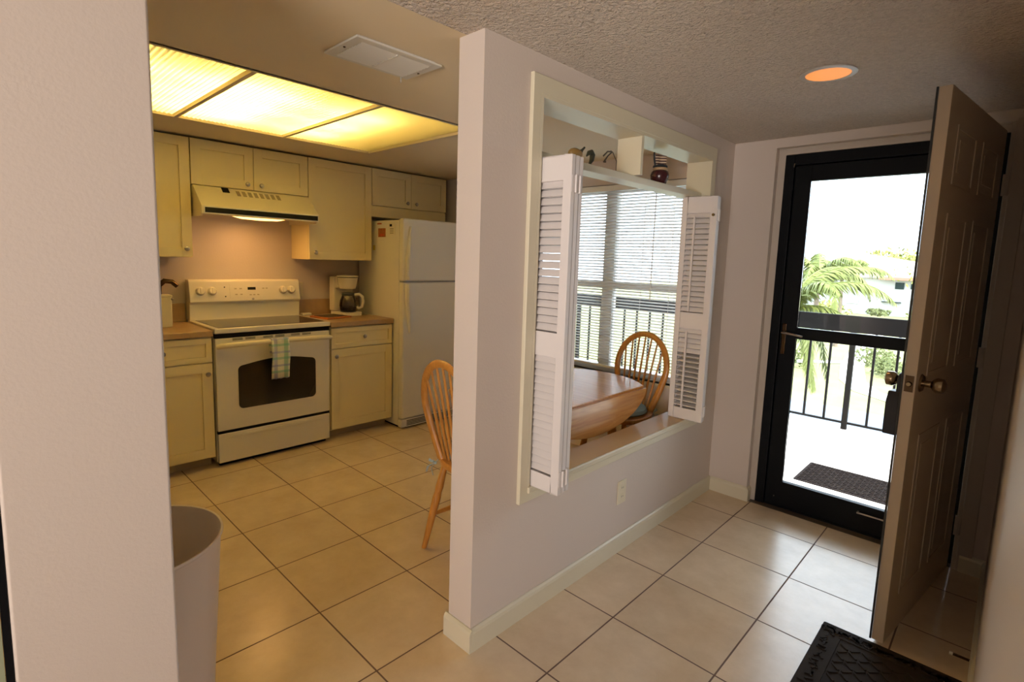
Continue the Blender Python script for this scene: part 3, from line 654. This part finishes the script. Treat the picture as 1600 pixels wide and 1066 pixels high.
# ------------------------------------------------------------------ folding shutters
def shutter_group(label, yfirst, dirn, x0, x1, rod):
    """three panels folded flat on each other, sticking out through the opening into the hall"""
    z0, z1 = .5395, 1.752
    t = thing('folding_shutter', label, 'shutter', ((x0+x1)/2, yfirst, z0), 'louvred folding shutters of the pass-through')
    th = .021 if not rod else .017; gp = .007 if not rod else .003; st = .032
    for i in range(3):
        ya = yfirst+dirn*i*(th+gp); lo, hi = min(ya, ya+dirn*th), max(ya, ya+dirn*th); xs = x1-(.004*i); xa = x0
        zm0, zm1 = (1.045, 1.135)
        m = MB().box(xa, xa+st, lo, hi, z0, z1).box(xs-st, xs, lo, hi, z0, z1)
        m.box(xa+st, xs-st, lo, hi, z0, z0+.062).box(xa+st, xs-st, lo, hi, z1-.085, z1).box(xa+st, xs-st, lo, hi, zm0, zm1)
        p = m.build('panel', 'shutter', t, bevel=.0025)
        for za, zb in ((z0+.068, zm0-.004), (zm1+.004, z1-.09)):
            m = MB()
            n = int((zb-za)/.0265)
            for k in range(n):
                z = za+.013+k*(zb-za-.02)/(n-1) if n > 1 else za
                ang = 52 if not (rod and za < 1.0 and k < n*.68) else 14
                if not rod: ang = 57
                m.obox(((xa+xs)/2, (lo+hi)/2, z), (xs-xa-2*st+.002, .027, .0035), Matrix.Rotation(math.radians(ang), 3, 'X'))
            m.build('louvres', 'shutter', p)
        if rod and i == 0:
            for za, zb in ((z0+.066, zm0-.012), (zm1+.006, z1-.105)):
                MB().box((xa+xs)/2-.022, (xa+xs)/2-.013, lo-.012, lo-.004, za, zb).build('tilt_rod', 'shutter', p)
            MB().lathe([(.004, 0), (.004, -.006), (.008, -.010), (.007, -.016)], (xs-.014, lo, 1.655), axis='Y', seg=12).build('knob', 'brass', p)
        for zz in (.60, 1.655):
            xh = xs-.0 if i % 2 == 0 else xs
            if i < 2:
                yc = ya+dirn*(th+gp/2); MB().cyl((xs+.002, yc, zz-.030), (xs+.002, yc, zz+.030), .0042, seg=8).box(xs-.001, xs+.0015, min(lo, yc)+.004, max(hi, yc)+.012*dirn if dirn > 0 else hi, zz-.028, zz+.028).build('hinge', 'shutter' if dirn > 0 else 'nickel', p)
    return t
shutter_group('white louvred shutter folded at the left end of the pass-through', .566, 1, 2.115, 2.325, False)
shutter_group('white louvred shutter folded at the right end of the pass-through, beside the window blind', 1.848, 1, 2.095, 2.290, True)

# ------------------------------------------------------------------ shelf ornaments
v = thing('ornamental_jar', 'dark maroon jar topped with a little striped flag on the display shelf', 'jar', (2.10, 1.573, sz1))
x, y = 2.10, 1.573
MB().lathe([(.026, 0), (.034, .006), (.044, .032), (.046, .048), (.040, .064), (.032, .070)], (x, y, sz1), seg=26).build('jar_body', 'maroon', v, smooth=True)
MB().lathe([(.031, .069), (.035, .073), (.035, .080), (.031, .084)], (x, y, sz1), seg=24).build('tan_collar', 'tan', v, smooth=True)
MB().lathe([(.030, .083), (.037, .087), (.034, .094), (.012, .100)], (x, y, sz1), seg=24).build('lid', 'flag_blue', v, smooth=True)
vs = []; fs = []; n = 10
for i in range(n+1):
    for j in range(2):
        yy = y-.020+.042*i/n; vs.append((x+.9*(yy-y)+.003*math.sin(i*.9), yy, sz1+.096+.052*j-(.006*i/n if j else 0)))
for i in range(n): fs.append((2*i, 2*i+2, 2*i+3, 2*i+1))
fl = MB().add(vs, fs).build('flag', 'flag', v); s = fl.modifiers.new('s', 'SOLIDIFY'); s.thickness = .006
MB().tube([(x-.016, y-.020, sz1+.09), (x-.021, y-.025, sz1+.125), (x-.023, y-.027, sz1+.158)], [.004, .005, .004], 8).build('flag_pole', 'flag_blue', v)
bd = thing('bird_figurine', 'ochre carved bird with dark tail on the shelf behind the left shutter', 'figurine', (2.10, .86, sz1))
MB().ball((2.11, .862, 1.822), .030, sc_=(.7, 1.35, .75)).build('body', 'ochre', bd, smooth=True)
MB().tube([(2.11, .885, 1.826), (2.11, .904, 1.842), (2.11, .922, 1.857)], [.014, .006, .004], 8).build('tail', 'dark_green', bd, smooth=True)
MB().cyl((2.11, .860, sz1), (2.11, .860, 1.806), .006).lathe([(.02, 0), (.018, .006)], (2.11, .860, sz1), seg=14).build('stand', 'dark_green', bd)
b2 = thing('leaf_figurine', 'dark green carved figure with drooping tip between bird and wire ornament on the shelf', 'figurine', (2.12, .96, sz1))
MB().tube([(2.12, .925, 1.822), (2.12, .940, 1.838), (2.12, .955, 1.842), (2.12, .966, 1.832), (2.12, .962, 1.812), (2.12, .950, 1.796), (2.12, .944, 1.787)], [.003, .009, .012, .012, .010, .006, .003], 10).build('curved_head', 'dark_green', b2, smooth=True)
MB().lathe([(.016, 0), (.014, .005)], (2.12, .944, sz1), seg=14).build('foot', 'dark_green', b2)
w_ = thing('wire_ornament', 'thin dark wire ornament bent to a peak on the shelf', 'figurine', (2.12, 1.10, sz1))
MB().tube([(2.12, 1.147, 1.787), (2.12, 1.147, 1.836), (2.12, 1.115, 1.868), (2.12, 1.098, 1.872)], .0018, 6).build('stem', 'wire', w_)
MB().tube([(2.12, 1.103, 1.869), (2.12, 1.075, 1.865), (2.12, 1.045, 1.842)], .0034, 6).tube([(2.12, 1.108, 1.868), (2.12, 1.080, 1.848), (2.12, 1.058, 1.826), (2.12, 1.056, 1.818)], [.003, .003, .004, .008], 6).build('arms', 'wire', w_)
MB().box(2.105, 2.135, 1.132, 1.160, sz1, sz1+.004).build('foot', 'wire', w_)

# ------------------------------------------------------------------ drop-leaf table
t = thing('dining_table', 'oval oak drop-leaf table with its near leaf hanging beside the half wall', 'table', (1.65, 1.33, 0))
tcx, tcy, ta, tb = 1.652, 1.33, .493, .585
xl = 1.975
def ell(x): return tb*math.sqrt(max(0, 1-((x-tcx)/ta)**2))
xl0 = 1.33
xs_ = [xl0+(xl-xl0)*i/24 for i in range(25)]
poly = [(x, tcy+ell(x)) for x in xs_] + [(x, tcy-ell(x)) for x in reversed(xs_)]
MB().prism(poly, 'Z', .680, .700).build('tabletop', 'table', t, bevel=.004)
yh = ell(xl)
poly = []
n = 24
for i in range(n+1):
    a = PI*i/n; poly.append((tcy+yh*math.cos(a)*(1-.0*math.sin(a)), .690-.176*math.sin(a)**1.05))
MB().prism(poly, 'X', xl+.002, xl+.020).build('drop_leaf', 'table_leaf', t, bevel=.003)
poly2 = [(a, b) for a, b in poly]
MB().prism(poly2, 'X', xl0-.020, xl0-.002).build('drop_leaf', 'table_leaf', t, bevel=.003)
for yy in (tcy-.33, tcy+.06, tcy+.36): MB().box(xl-.03, xl+.004, yy-.03, yy+.03, .676, .680).cyl((xl+.002, yy-.03, .684), (xl+.002, yy+.03, .684), .004, seg=8).build('hinge', 'brass', t)
MB().box(1.42, 1.88, .98, 1.68, .610, .680).build('apron', 'oak', t, bevel=.003)
for sx, sy in ((-1, -1), (-1, 1), (1, -1), (1, 1)):
    a = (tcx+sx*.19, tcy+sy*.31)
    MB().tube([(a[0], a[1], .62), (a[0]+sx*.012, a[1]+sy*.012, .45), (a[0]+sx*.03, a[1]+sy*.03, .2), (a[0]+sx*.045, a[1]+sy*.045, 0)], [.030, .026, .024, .018], 12).build('leg', 'oak', t, smooth=True)
MB().cyl((tcx-.21, tcy-.33, .2), (tcx-.21, tcy+.33, .2), .013).cyl((tcx+.21, tcy-.33, .2), (tcx+.21, tcy+.33, .2), .013).cyl((tcx-.21, tcy, .2), (tcx+.21, tcy, .2), .014).build('stretchers', 'oak', t, smooth=True)

# ------------------------------------------------------------------ windsor chairs (built at the origin, facing +Y)
def make_chair(label):
    t = thing('dining_chair', label, 'chair', (0, 0, 0), 'bow-back oak chairs at the dining table')
    sz = .458
    poly = []
    for i in range(32):
        a = 2*PI*i/32; c_, s_ = math.cos(a), math.sin(a)
        poly.append((.195*math.copysign(abs(c_)**.8, c_)*(1+.06*s_), .195*math.copysign(abs(s_)**.8, s_)))
    MB().prism(poly, 'Z', sz-.022, sz+.008).build('seat', 'oak', t, bevel=.010, bseg=3)
    for sx in (-1, 1):
        for sy in (-1, 1):
            a, b = Vector((sx*.125, sy*.125, sz-.015)), Vector((sx*.19, sy*(.20 if sy < 0 else .185), 0))
            pts = [a.lerp(b, q) for q in (0, .12, .3, .36, .42, .7, 1)]
            MB().tube(pts, [.013, .015, .019, .0165, .020, .017, .012], 12).build('leg', 'oak', t, smooth=True)
    m = MB()
    for sx in (-1, 1): m.tube([(sx*.165, -.168, .17), (sx*.170, 0, .17), (sx*.165, .160, .17)], [.009, .013, .009], 10)
    m.tube([(-.168, 0, .17), (0, 0, .17), (.168, 0, .17)], [.009, .013, .009], 10)
    m.build('stretchers', 'oak', t, smooth=True)
    # bow back: leans away from the seat
    def bow(u):      # u -1..1 along the hoop
        a = u*PI*.5
        if abs(u) < .62:
            q = u/.62*PI/2; x = .186*math.sin(q); z = .72+.215*math.cos(q)
        else:
            q = (abs(u)-.62)/.38; x = math.copysign(.186-.072*q**1.3, u); z = .72-(.72-sz)*q
        return Vector((x, -.160-.175*(z-sz), z))
    N = 44
    pts = [bow(-1+2*i/N) for i in range(N+1)]
    MB().tube(pts, [.0185+.004*abs(-1+2*i/N) for i in range(N+1)], 12, flat=.72, side=(1, 0, 0)).build('bow', 'oak', t, smooth=True)
    for k in range(7):
        xb = (-3+k)*.030; xt = (-3+k)*.047
        qq = math.asin(max(-1, min(1, xt/.186))); zt_ = .72+.215*math.cos(qq)
        zb = sz+.005
        pb = Vector((xb, -.160+.006, zb)); pt = Vector((xt, -.160-.175*(zt_-sz), zt_-.004))
        MB().tube([pb, pb.lerp(pt, .35), pt], [.0065, .0075, .0055], 8).build('spindle', 'oak', t, smooth=True)
    prof = [(.01, 0), (.155, .002), (.172, .014), (.165, .032), (.12, .045), (.01, .049)]
    cu = MB().lathe(prof, (0, .005, sz+.009), seg=32).build('cushion', 'cushion', t, smooth=True)
    for sx in (-1, 1):
        m = MB()
        c0 = Vector((sx*.120, -.190, sz-.012))
        for dx, dz, l in ((-.5, .55, .035), (.6, .6, .032), (-.7, -.9, .055), (.3, -1, .050)):
            e = c0+Vector((dx*l, -.022, dz*l)); mid = c0.lerp(e, .5)+Vector((0, -.016, .008)); m.tube([c0, mid, e], [.004, .009, .006], 6, flat=.3)
        m.ball(c0, .008); m.tube([c0, (sx*.11, -.145, sz+.03)], .004, 6, flat=.4)
        m.build('tie', 'ribbon', cu, label='pale blue ribbon bow')
    return t
ch1 = make_chair('oak bow-back chair at the kitchen end of the table, half hidden by the wall end')
ch2 = copy_tree(ch1); ch2['label'] = 'oak bow-back chair standing in front of the window blind'
ch1.location = (1.728, .762, 0); ch1.rotation_euler = (0, 0, math.radians(-4))
ch2.location = (1.722, 1.945, 0); ch2.rotation_euler = (0, 0, math.radians(176))

# ------------------------------------------------------------------ storm door
SY0, SY1 = 2.343, 2.378
sd = thing('storm_door', 'black glass storm door closed in the entrance opening', 'door', (2.9, 2.36, 0))
a0, a1 = 2.449, 3.362
MB().box(a0, a0+.048, SY0-.01, SY1+.03, 0, 2.013).box(a1-.04, a1, SY0-.01, SY1+.03, 0, 2.013).box(a0+.048, a1-.04, SY0-.01, SY1+.03, 1.955, 2.013).build('outer_frame', 'black_metal', sd, bevel=.003)
g0, g1, gz0, gz1 = 2.582, 3.235, .157, 1.867
s0, s1 = a0+.051, a1-.043
MB().box(a0+.03, a1-.02, SY1+.002, SY1+.012, 1.935, 1.975).box(a0+.03, s0+.02, SY1+.002, SY1+.012, 0, 1.94).box(s1-.02, a1-.02, SY1+.002, SY1+.012, 0, 1.94).box(a0+.03, a1-.02, SY0+.002, SY1+.012, -.001, .011).build('weather_seal', 'black_metal', sd)
m = MB().box(s0, g0, SY0, SY1, .012, 1.951).box(g1, s1, SY0, SY1, .012, 1.951).box(g0, g1, SY0, SY1, .012, gz0).box(g0, g1, SY0, SY1, gz1, 1.951)
m.build('door_frame', 'black_metal', sd, bevel=.004)
MB().box(g0, g1, SY0+.004, SY1-.004, .998, 1.062).build('crossbar', 'black_metal', sd, bevel=.003)
MB().box(g0, g1, SY0+.018, SY0+.022, gz0, 1.0).build('glass_pane', 'glass', sd)
MB().box(g0, g1, SY0+.018, SY0+.022, 1.06, gz1).build('glass_pane', 'glass', sd)
hp = MB().box(2.512, 2.534, SY0-.008, SY0, .905, 1.080).build('handle_plate', 'bronze', sd, bevel=.003)
MB().tube([(2.523, SY0-.006, 1.03), (2.523, SY0-.035, 1.03), (2.56, SY0-.042, 1.028), (2.628, SY0-.040, 1.018)], [.007, .008, .008, .006], 10).build('lever', 'nickel', hp, smooth=True)
MB().cyl((2.965, SY0-.022, .118), (3.12, SY0-.022, .118), .0045).cyl((3.09, SY0-.022, .118), (3.30, SY0-.022, .118), .013).box(2.965, 2.972, SY0-.024, SY0, .114, .122).build('door_closer', 'nickel', sd, smooth=True)
MB().box(2.548, 2.552, SY0-.006, SY0, .06, .066).build('screw', 'nickel', sd)
MB().cyl((2.498, SY0-.016, 1.945), (2.498, SY0-.010, 1.965), .003, seg=8).build('frame_screw', 'nickel', sd)
tag(MB().box(dx0+.036, dx0+.040, 2.335, 2.350, .975, 1.020).build('strike_plate', 'brass'), 'small brass strike plate on the left door jamb', 'strike plate')

# ------------------------------------------------------------------ entrance door, standing open
hx, hy = 3.352, 2.262
fx, fy = 3.232, 1.404
wd = math.hypot(hx-fx, hy-fy)
u = Vector((fx-hx, fy-hy, 0)).normalized(); nn = Vector((-u.y, u.x, 0))
if nn.x < 0: nn = -nn                      # towards the right wall
ed = thing('entrance_door', 'beige six-panel entrance door standing open towards the hall', 'door', (hx, hy, 0))
DM = Matrix((u, nn, Vector((0, 0, 1)))).transposed()
th = .038; dz0, dz_ = .014, 2.008
P0 = Vector((hx, hy, 0))
def dbox(mb, a0, a1, n0, n1, z0, z1):
    return mb.obox(P0+u*(a0+a1)/2+nn*(n0+n1)/2+Vector((0, 0, (z0+z1)/2)), (a1-a0, n1-n0, z1-z0), DM)
slab_m = mat('door_paint', (.50, .40, .29), .42)
dslab = dbox(MB(), 0, wd, -th, 0, dz0, dz_).build('slab', slab_m, ed, bevel=.002)
for side in (0, 1):
    for pz0, pz1 in ((.17, .80), (1.02, 1.60), (1.70, 1.90)):
        for pa0, pa1 in ((.115, .385), (.485, .755)):
            m = MB(); n0, n1 = (0, .0035) if side == 0 else (-th-.0035, -th)
            f_ = .014
            for q in ((pa0, pa0+f_, pz0, pz1), (pa1-f_, pa1, pz0, pz1), (pa0+f_, pa1-f_, pz0, pz0+f_), (pa0+f_, pa1-f_, pz1-f_, pz1)): dbox(m, q[0], q[1], n0, n1, q[2], q[3])
            dbox(m, pa0+.045, pa1-.045, n0*.7 if side == 0 else -th-.004, n1*.7 if side == 0 else -th, pz0+.045, pz1-.045)
            m.build('panel_moulding', slab_m, dslab, bevel=.002)
ws = dbox(MB(), wd-.001, wd+.004, -th-.006, -th, dz0, dz_).build('weatherstrip', 'black_plastic', ed)
lp = dbox(MB(), wd, wd+.0022, -th+.006, -.006, .972, 1.030).build('latch_plate', 'bronze', ed)
def P_(a, n, z): return P0+u*a+nn*n+Vector((0, 0, z))
zk = 1.0; ak = wd-.062
MB().tube([P_(wd+.002, -th/2, zk), P_(wd+.010, -th/2, zk)], [.010, .007], 10).build('latch', 'brass', lp)
for sgn, base_n in ((1, 0), (-1, -th)):
    kb = MB().tube([P_(ak, base_n, zk), P_(ak, base_n+sgn*.006, zk)], [.033, .028], 24).build('rose', 'brass', ed, smooth=True)
    MB().tube([P_(ak, base_n+sgn*q, zk) for q in (.005, .030, .036, .046, .064, .072)], [.011, .012, .021, .027, .026, .012], 24).build('knob', 'brass', kb, smooth=True)
for zz in (.22, 1.02, 1.78):
    MB().cyl((hx+.022, hy+.014, zz-.045), (hx+.022, hy+.014, zz+.045), .007, seg=10).box(hx+.005, hx+.018, hy+.002, hy+.022, zz-.045, zz+.045).build('hinge', 'jamb', ed)
lbx = thing('lock_box', 'dark navy lock box hanging from the outer knob of the entrance door', 'lock box', tuple(P_(ak, -th-.03, .80)))
c0 = P_(ak+.004, -th-.024, 0)
def lb_poly(z): return z
m = MB()
vs = []
for nq in (-.020, .020):
    for a_, z_ in ((-.046, .800), (.046, .800), (.046, .925), (.026, .958), (-.026, .958), (-.046, .925)): vs.append(P_(ak+a_, -th-.030+nq, z_))
m.add(vs, [(5, 4, 3, 2, 1, 0), (6, 7, 8, 9, 10, 11)] + [(i, (i+1) % 6, 6+(i+1) % 6, 6+i) for i in range(6)])
m.build('case', 'navy', lbx, bevel=.004)
MB().tube([P_(ak-.020, -th-.022, .955)] + [P_(ak-.020+.040*(1-math.cos(PI*i/8))/2, -th-.022, .985+.036*math.sin(PI*i/8)) for i in range(9)] + [P_(ak+.020, -th-.022, .955)], .006, 10).build('shackle', 'navy', lbx, smooth=True)

# ------------------------------------------------------------------ mats, door stop
def textured_mat(name, label, x0, x1, y0, y1, m_, zig, z0=0.0):
    t = thing(name, label, 'doormat', ((x0+x1)/2, (y0+y1)/2, z0))
    MB().prism(rrect(x0, x1, y0, y1, .006, 2), 'Z', z0+.0005, z0+.006).build('backing', m_, t)
    m = MB(); z = z0+.006
    if zig == 'diamond':
        b_ = .075
        # wavy border
        for edge in range(4):
            n = 90 if edge % 2 == 0 else 60
            for k in range(n):
                q = (k+.5)/n
                if edge == 0: p = (x0+.012+q*(x1-x0-.024), y1-.035)
                elif edge == 2: p = (x0+.012+q*(x1-x0-.024), y0+.035)
                elif edge == 1: p = (x0+.035, y0+.012+q*(y1-y0-.024))
                else: p = (x1-.035, y0+.012+q*(y1-y0-.024))
                p = (p[0]+random.uniform(-.012, .012), p[1]+random.uniform(-.012, .012))
                m.obox((p[0], p[1], z+.001), (.026, .007, .005), Matrix.Rotation(random.uniform(0, PI), 3, 'Z'))
        s_ = .034; n = int((x1-x0-2*b_)/s_); k2 = int((y1-y0-2*b_)/s_)
        for i in range(n):
            for j in range(k2):
                p = (x0+b_+(i+.5)*s_, y0+b_+(j+.5)*s_)
                m.obox((p[0], p[1], z+.001), (.034, .007, .005), Matrix.Rotation(PI/4 if (i+j) % 2 else -PI/4, 3, 'Z'))
        m.box(x0+b_-.012, x1-b_+.012, y1-b_+.004, y1-b_+.012, z-.001, z+.003).box(x0+b_-.012, x0+b_-.004, y0+b_, y1-b_, z-.001, z+.003)
    else:
        s_ = .030; n = int((x1-x0-.03)/s_); k2 = int((y1-y0-.03)/s_)
        for i in range(n):
            for j in range(k2):
                p = (x0+.015+(i+.5)*s_, y0+.015+(j+.5)*s_)
                m.obox((p[0], p[1], z+.002), (.024, .009, .007), Matrix.Rotation(.5 if (i+j) % 2 else -.5, 3, 'Z'))
    m.build('tread_pattern', m_, t)
    return t
textured_mat('doormat', 'black rubber doormat with diamond pattern on the hall floor', 3.040, 3.462, .45, 1.400, 'mat_black', 'diamond')
textured_mat('doormat', 'dark brown doormat outside on the walkway behind the glass door', 2.508, 3.12, 2.875, 3.30, 'mat_brown', 'weave', z0=-.004)
ds = thing('door_stop', 'small spring door stop on the right baseboard beside the black mat', 'door stop', (XR-.014, 1.47, .05))
pts = []
for i in range(90): a = i*.9; pts.append((XR-.015-.045*i/90, 1.47+.0045*math.cos(a), .05+.0045*math.sin(a)))
MB().tube(pts, .0013, 5).build('spring', 'bronze', ds)
MB().cyl((XR-.060, 1.47, .05), (XR-.070, 1.47, .05), .006).build('tip', 'paper', ds)

# ------------------------------------------------------------------ outside: walkway and railing
struct('walkway', MB().box(-7, 9, YD+T, 4.56, -.20, -.004), 'slab')
struct('walkway_strip', MB().box(2.42, 3.4, YD+T, 2.80, -.004, -.003), 'curb')
struct('walkway_joint', MB().box(-7, 9, 4.50, 4.506, -.004, -.0032), 'curb')
rl = thing('railing', 'dark bronze balcony railing beyond the storm door', 'railing', (2.5, 4.44, 0))
MB().box(-6, 8.5, 4.415, 4.455, .858, 1.003).build('top_rail', 'rail', rl, bevel=.003)
MB().box(-6, 8.5, 4.425, 4.450, .045, .062).build('bottom_rail', 'rail', rl)
x = 2.478; k = 0
for px in (-3.4, -1.93, -.46, 1.01, 2.478, 3.945, 5.41, 6.88):
    MB().box(px-.021, px+.021, 4.412, 4.452, -.004, .86).build('post', 'rail', rl, bevel=.002)
i = 0
for px in (-3.4, -1.93, -.46, 1.01, 2.478, 3.945, 5.41):
    for q in range(1, 9):
        MB().box(px+q*.163-.0085, px+q*.163+.0085, 4.424, 4.446, .06, .86).build('bar', 'rail', rl)

# ------------------------------------------------------------------ outside: grounds
GZ = -2.9
struct('ground', MB().box(-60, 60, 17.9, 130, GZ-.2, GZ), 'grass')
struct('pavement', MB().box(-40, 40, YD+T, 17.9, GZ-.2, GZ+.01), 'asphalt')
def ribbon(name, pts, w0, m_, z):
    vs = []; fs = []
    for i, p in enumerate(pts):
        a = Vector(pts[max(0, i-1)]); b_ = Vector(pts[min(len(pts)-1, i+1)]); d2 = (b_-a).normalized(); q = Vector((-d2.y, d2.x))*w0/2; p = Vector(p)
        vs += [(p.x+q.x, p.y+q.y, z), (p.x-q.x, p.y-q.y, z)]
    for i in range(len(pts)-1): fs.append((2*i, 2*i+1, 2*i+3, 2*i+2))
    return struct(name, MB().add(vs, fs), m_)
ribbon('garden_path', [(-3.4, 45), (-2.6, 36), (-2.0, 30), (-1.5, 26.5), (-.8, 23), (.0, 21.2), (1.2, 20.2), (3, 19.8), (8, 20.5)], .9, 'path', GZ+.02)
ribbon('garden_path_far', [(-9, 24.5), (-4, 25.3), (-1.9, 27.5)], .7, 'path', GZ+.025)

def blob_tree(name, label, cat, c, r, nleaf, leaf, m_, trunk=True, group=None, squash=.7, trunk_r=.15):
    t = thing(name, label, cat, (c[0], c[1], GZ), group)
    m = MB(); cs = [(Vector(c)+Vector((random.uniform(-.5, .5)*r, random.uniform(-.4, .4)*r, random.uniform(-.3, .4)*r*squash)), r*random.uniform(.45, .7)) for _ in range(7)]
    for _ in range(nleaf):
        cc, rr = random.choice(cs); d2 = Vector((random.gauss(0, 1), random.gauss(0, 1), random.gauss(0, 1))).normalized()
        p = cc+Vector((d2.x*rr, d2.y*rr, d2.z*rr*squash))*random.uniform(.75, 1.05)
        a = Vector((random.gauss(0, 1), random.gauss(0, 1), random.gauss(0, 1))).normalized(); b_ = a.orthogonal().normalized(); s_ = leaf*random.uniform(.6, 1.3)
        m.quad(p-a*s_, p-b_*s_*.45, p+a*s_, p+b_*s_*.45)
    m.build('foliage', m_, t)
    if trunk:
        m = MB().tube([(c[0], c[1], GZ), (c[0]+.1, c[1], (GZ+c[2])/2), (c[0], c[1], c[2])], [trunk_r*1.3, trunk_r, trunk_r*.7], 8)
        for k in range(6):
            a = k*1.05; m.tube([(c[0], c[1], c[2]-r*.5), (c[0]+math.cos(a)*r*.5, c[1]+math.sin(a)*r*.4, c[2]+r*.15)], [trunk_r*.5, trunk_r*.2], 6)
        m.build('trunk', 'trunk', t)
    return t
def palm(label, base, top, nfr, L, m_='palm', leafw=.03, droop=1.0, seed=1, azs=None, lift=None):
    rnd = random.Random(seed)
    t = thing('palm_tree', label, 'palm', (base[0], base[1], GZ), None)
    MB().tube([(base[0], base[1], GZ), ((base[0]+top[0])/2+.05, (base[1]+top[1])/2, (GZ+top[2])/2), top], [.13, .10, .09], 10).build('trunk', 'trunk', t, smooth=True)
    for k in range(nfr):
        az = azs[k] if azs else 2*PI*k/nfr + rnd.uniform(-.2, .2)
        el = lift[k] if lift else rnd.uniform(.1, 1.25)
        l = L*rnd.uniform(.85, 1.1)
        pts = []; p = Vector(top); n = 14; e = el
        for i in range(n+1):
            pts.append(p.copy()); e = el-droop*2.0*(i/n)**1.2
            e = max(e, -1.35)
            p = p+Vector((math.cos(az)*math.cos(e), math.sin(az)*math.cos(e), math.sin(e)))*l/n
        m = MB().tube(pts, [.016*(1-.8*i/n) for i in range(n+1)], 5)
        sd_ = Vector((-math.sin(az), math.cos(az), 0))
        for i in range(1, n*5):
            f_ = i/(n*5); a = pts[int(f_*n)]; b_ = pts[min(n, int(f_*n)+1)]; q = a.lerp(b_, f_*n-int(f_*n)); d2 = (b_-a).normalized()
            ll = .42*(L/2.2)*math.sin(PI*min(1, .12+f_*.86))**.7
            for s_ in (-1, 1):
                dr_ = (sd_*s_*.75+d2*.75+Vector((rnd.uniform(-.2, .2), rnd.uniform(-.2, .2), -.45+rnd.uniform(-.3, .1)))).normalized()
                tip = q+dr_*ll+Vector((0, 0, -.25*ll)); mid = q+dr_*ll*.5; wv = d2*leafw*.5
                m.add([q-wv, q+wv, mid+wv*.9, tip, mid-wv*.9], [(0, 1, 2, 3, 4)])
        m.build('frond', m_, t)
    return t
palm('feathery palm close behind the railing, seen through the left of the glass door', (.78, 8.3), (.88, 8.3, .75), 17, 1.5, seed=4, azs=[-.1, .25, -.5, .7, -1.0, 1.2, -1.5, 1.9, 2.4, 3.0, -2.0, -2.6, .1, .5, -.7, 1.0, 0.0], lift=[-.75, -.95, -.6, -.4, .1, .3, .2, .5, .4, .2, .3, .5, .95, 1.25, 1.1, 1.3, .35])
palm('arching palm further back with crown level with the roof, right of the near palm', (-2.6, 24.0), (-2.6, 24.0, 1.1), 11, 2.7, seed=9, leafw=.06)
palm('distant palm in front of the white building, right of the other palms', (-3.6, 33.0), (-3.6, 33, .9), 10, 2.8, seed=12, leafw=.08)
blob_tree('broadleaf_tree', 'large pale green tree behind the white building at right', 'tree', (-8.2, 84, 2.2), 7.2, 3000, .34, 'leaf', squash=.5, trunk_r=.3)
blob_tree('broadleaf_tree', 'wide pale tree behind the palms left of the roof', 'tree', (-28, 82, 2.8), 5.6, 2200, .34, 'leaf', squash=.55, trunk_r=.3)
blob_tree('broadleaf_tree', 'bare-branched green tree before the red roof of the building', 'tree', (-.75, 44, .95), 1.9, 120, .16, 'leaf', squash=.6, trunk_r=.12)
for q, (x, y, r_, lb_) in enumerate(((-9.4, 56, 2.0, 'bright clipped shrub before the left half of the white building'), (-5.4, 57, 1.0, 'dark low shrub before the middle of the white building'), (-2.2, 57, 1.3, 'round shrub before the right half of the white building'))):
    blob_tree('shrub', lb_, 'shrub', (x, y, GZ+.5), r_, 420, .16, 'leaf' if q != 1 else 'leaf_dark', trunk=False, squash=.45)
hedge_labels = ['low leafy shrub beside the garden path, farthest of three in a row', 'low leafy shrub beside the garden path, middle of three in a row', 'low leafy shrub beside the garden path, nearest of three in a row']
for q, (x, y) in enumerate(((-.9, 27.6), (.2, 25.4), (1.35, 23.6))):
    blob_tree('garden_shrub', hedge_labels[q], 'shrub', (x, y, GZ+.35), 1.05, 520, .09, 'leaf_dark', trunk=False, squash=.5, group='low shrubs along the garden path')
blob_tree('garden_shrub', 'leafy shrub on the lawn left of the near palm fronds', 'shrub', (-4.2, 24.5, GZ+.5), 1.2, 500, .1, 'leaf_dark', trunk=False, squash=.6)
# white building
bw = thing('apartment_building', 'white two-storey building with red-edged roof far across the lawn', 'building', (-7, 62, GZ))
MB().box(-22, 3.5, 61, 70, GZ, .75).build('wall', 'stucco', bw)
MB().prism([(-22.5, .75), (4.2, .75), (1.0, 1.5), (-8.0, 3.1), (-19, 2.6)], 'Y', 60.5, 70.5).build('roof', 'roof_white', bw)
MB().box(-6.2, 4.3, 60.2, 60.6, .60, .86).build('roof_edge', 'roof', bw)
for (x0, x1, z0, z1) in ((-4.95, -4.25, -.25, .38), (-3.75, -3.05, -.20, .32), (-3.62, -2.93, -1.66, -1.03), (-9.6, -7.8, -1.9, -1.0), (-12.2, -10.4, -1.9, -1.0), (-14.4, -12.9, -1.9, -1.0), (-16.5, -15.2, -.3, .4)):
    w_o = MB().box(x0, x1, 60.93, 61.0, z0, z1).build('window', 'far_window' if x0 > -5 else mat('pale_window', (.45, .46, .47), .4), bw)
MB().box(-5.9, -4.35, 60.7, 61.0, -1.56, -1.49).build('ledge', 'far_window', bw)
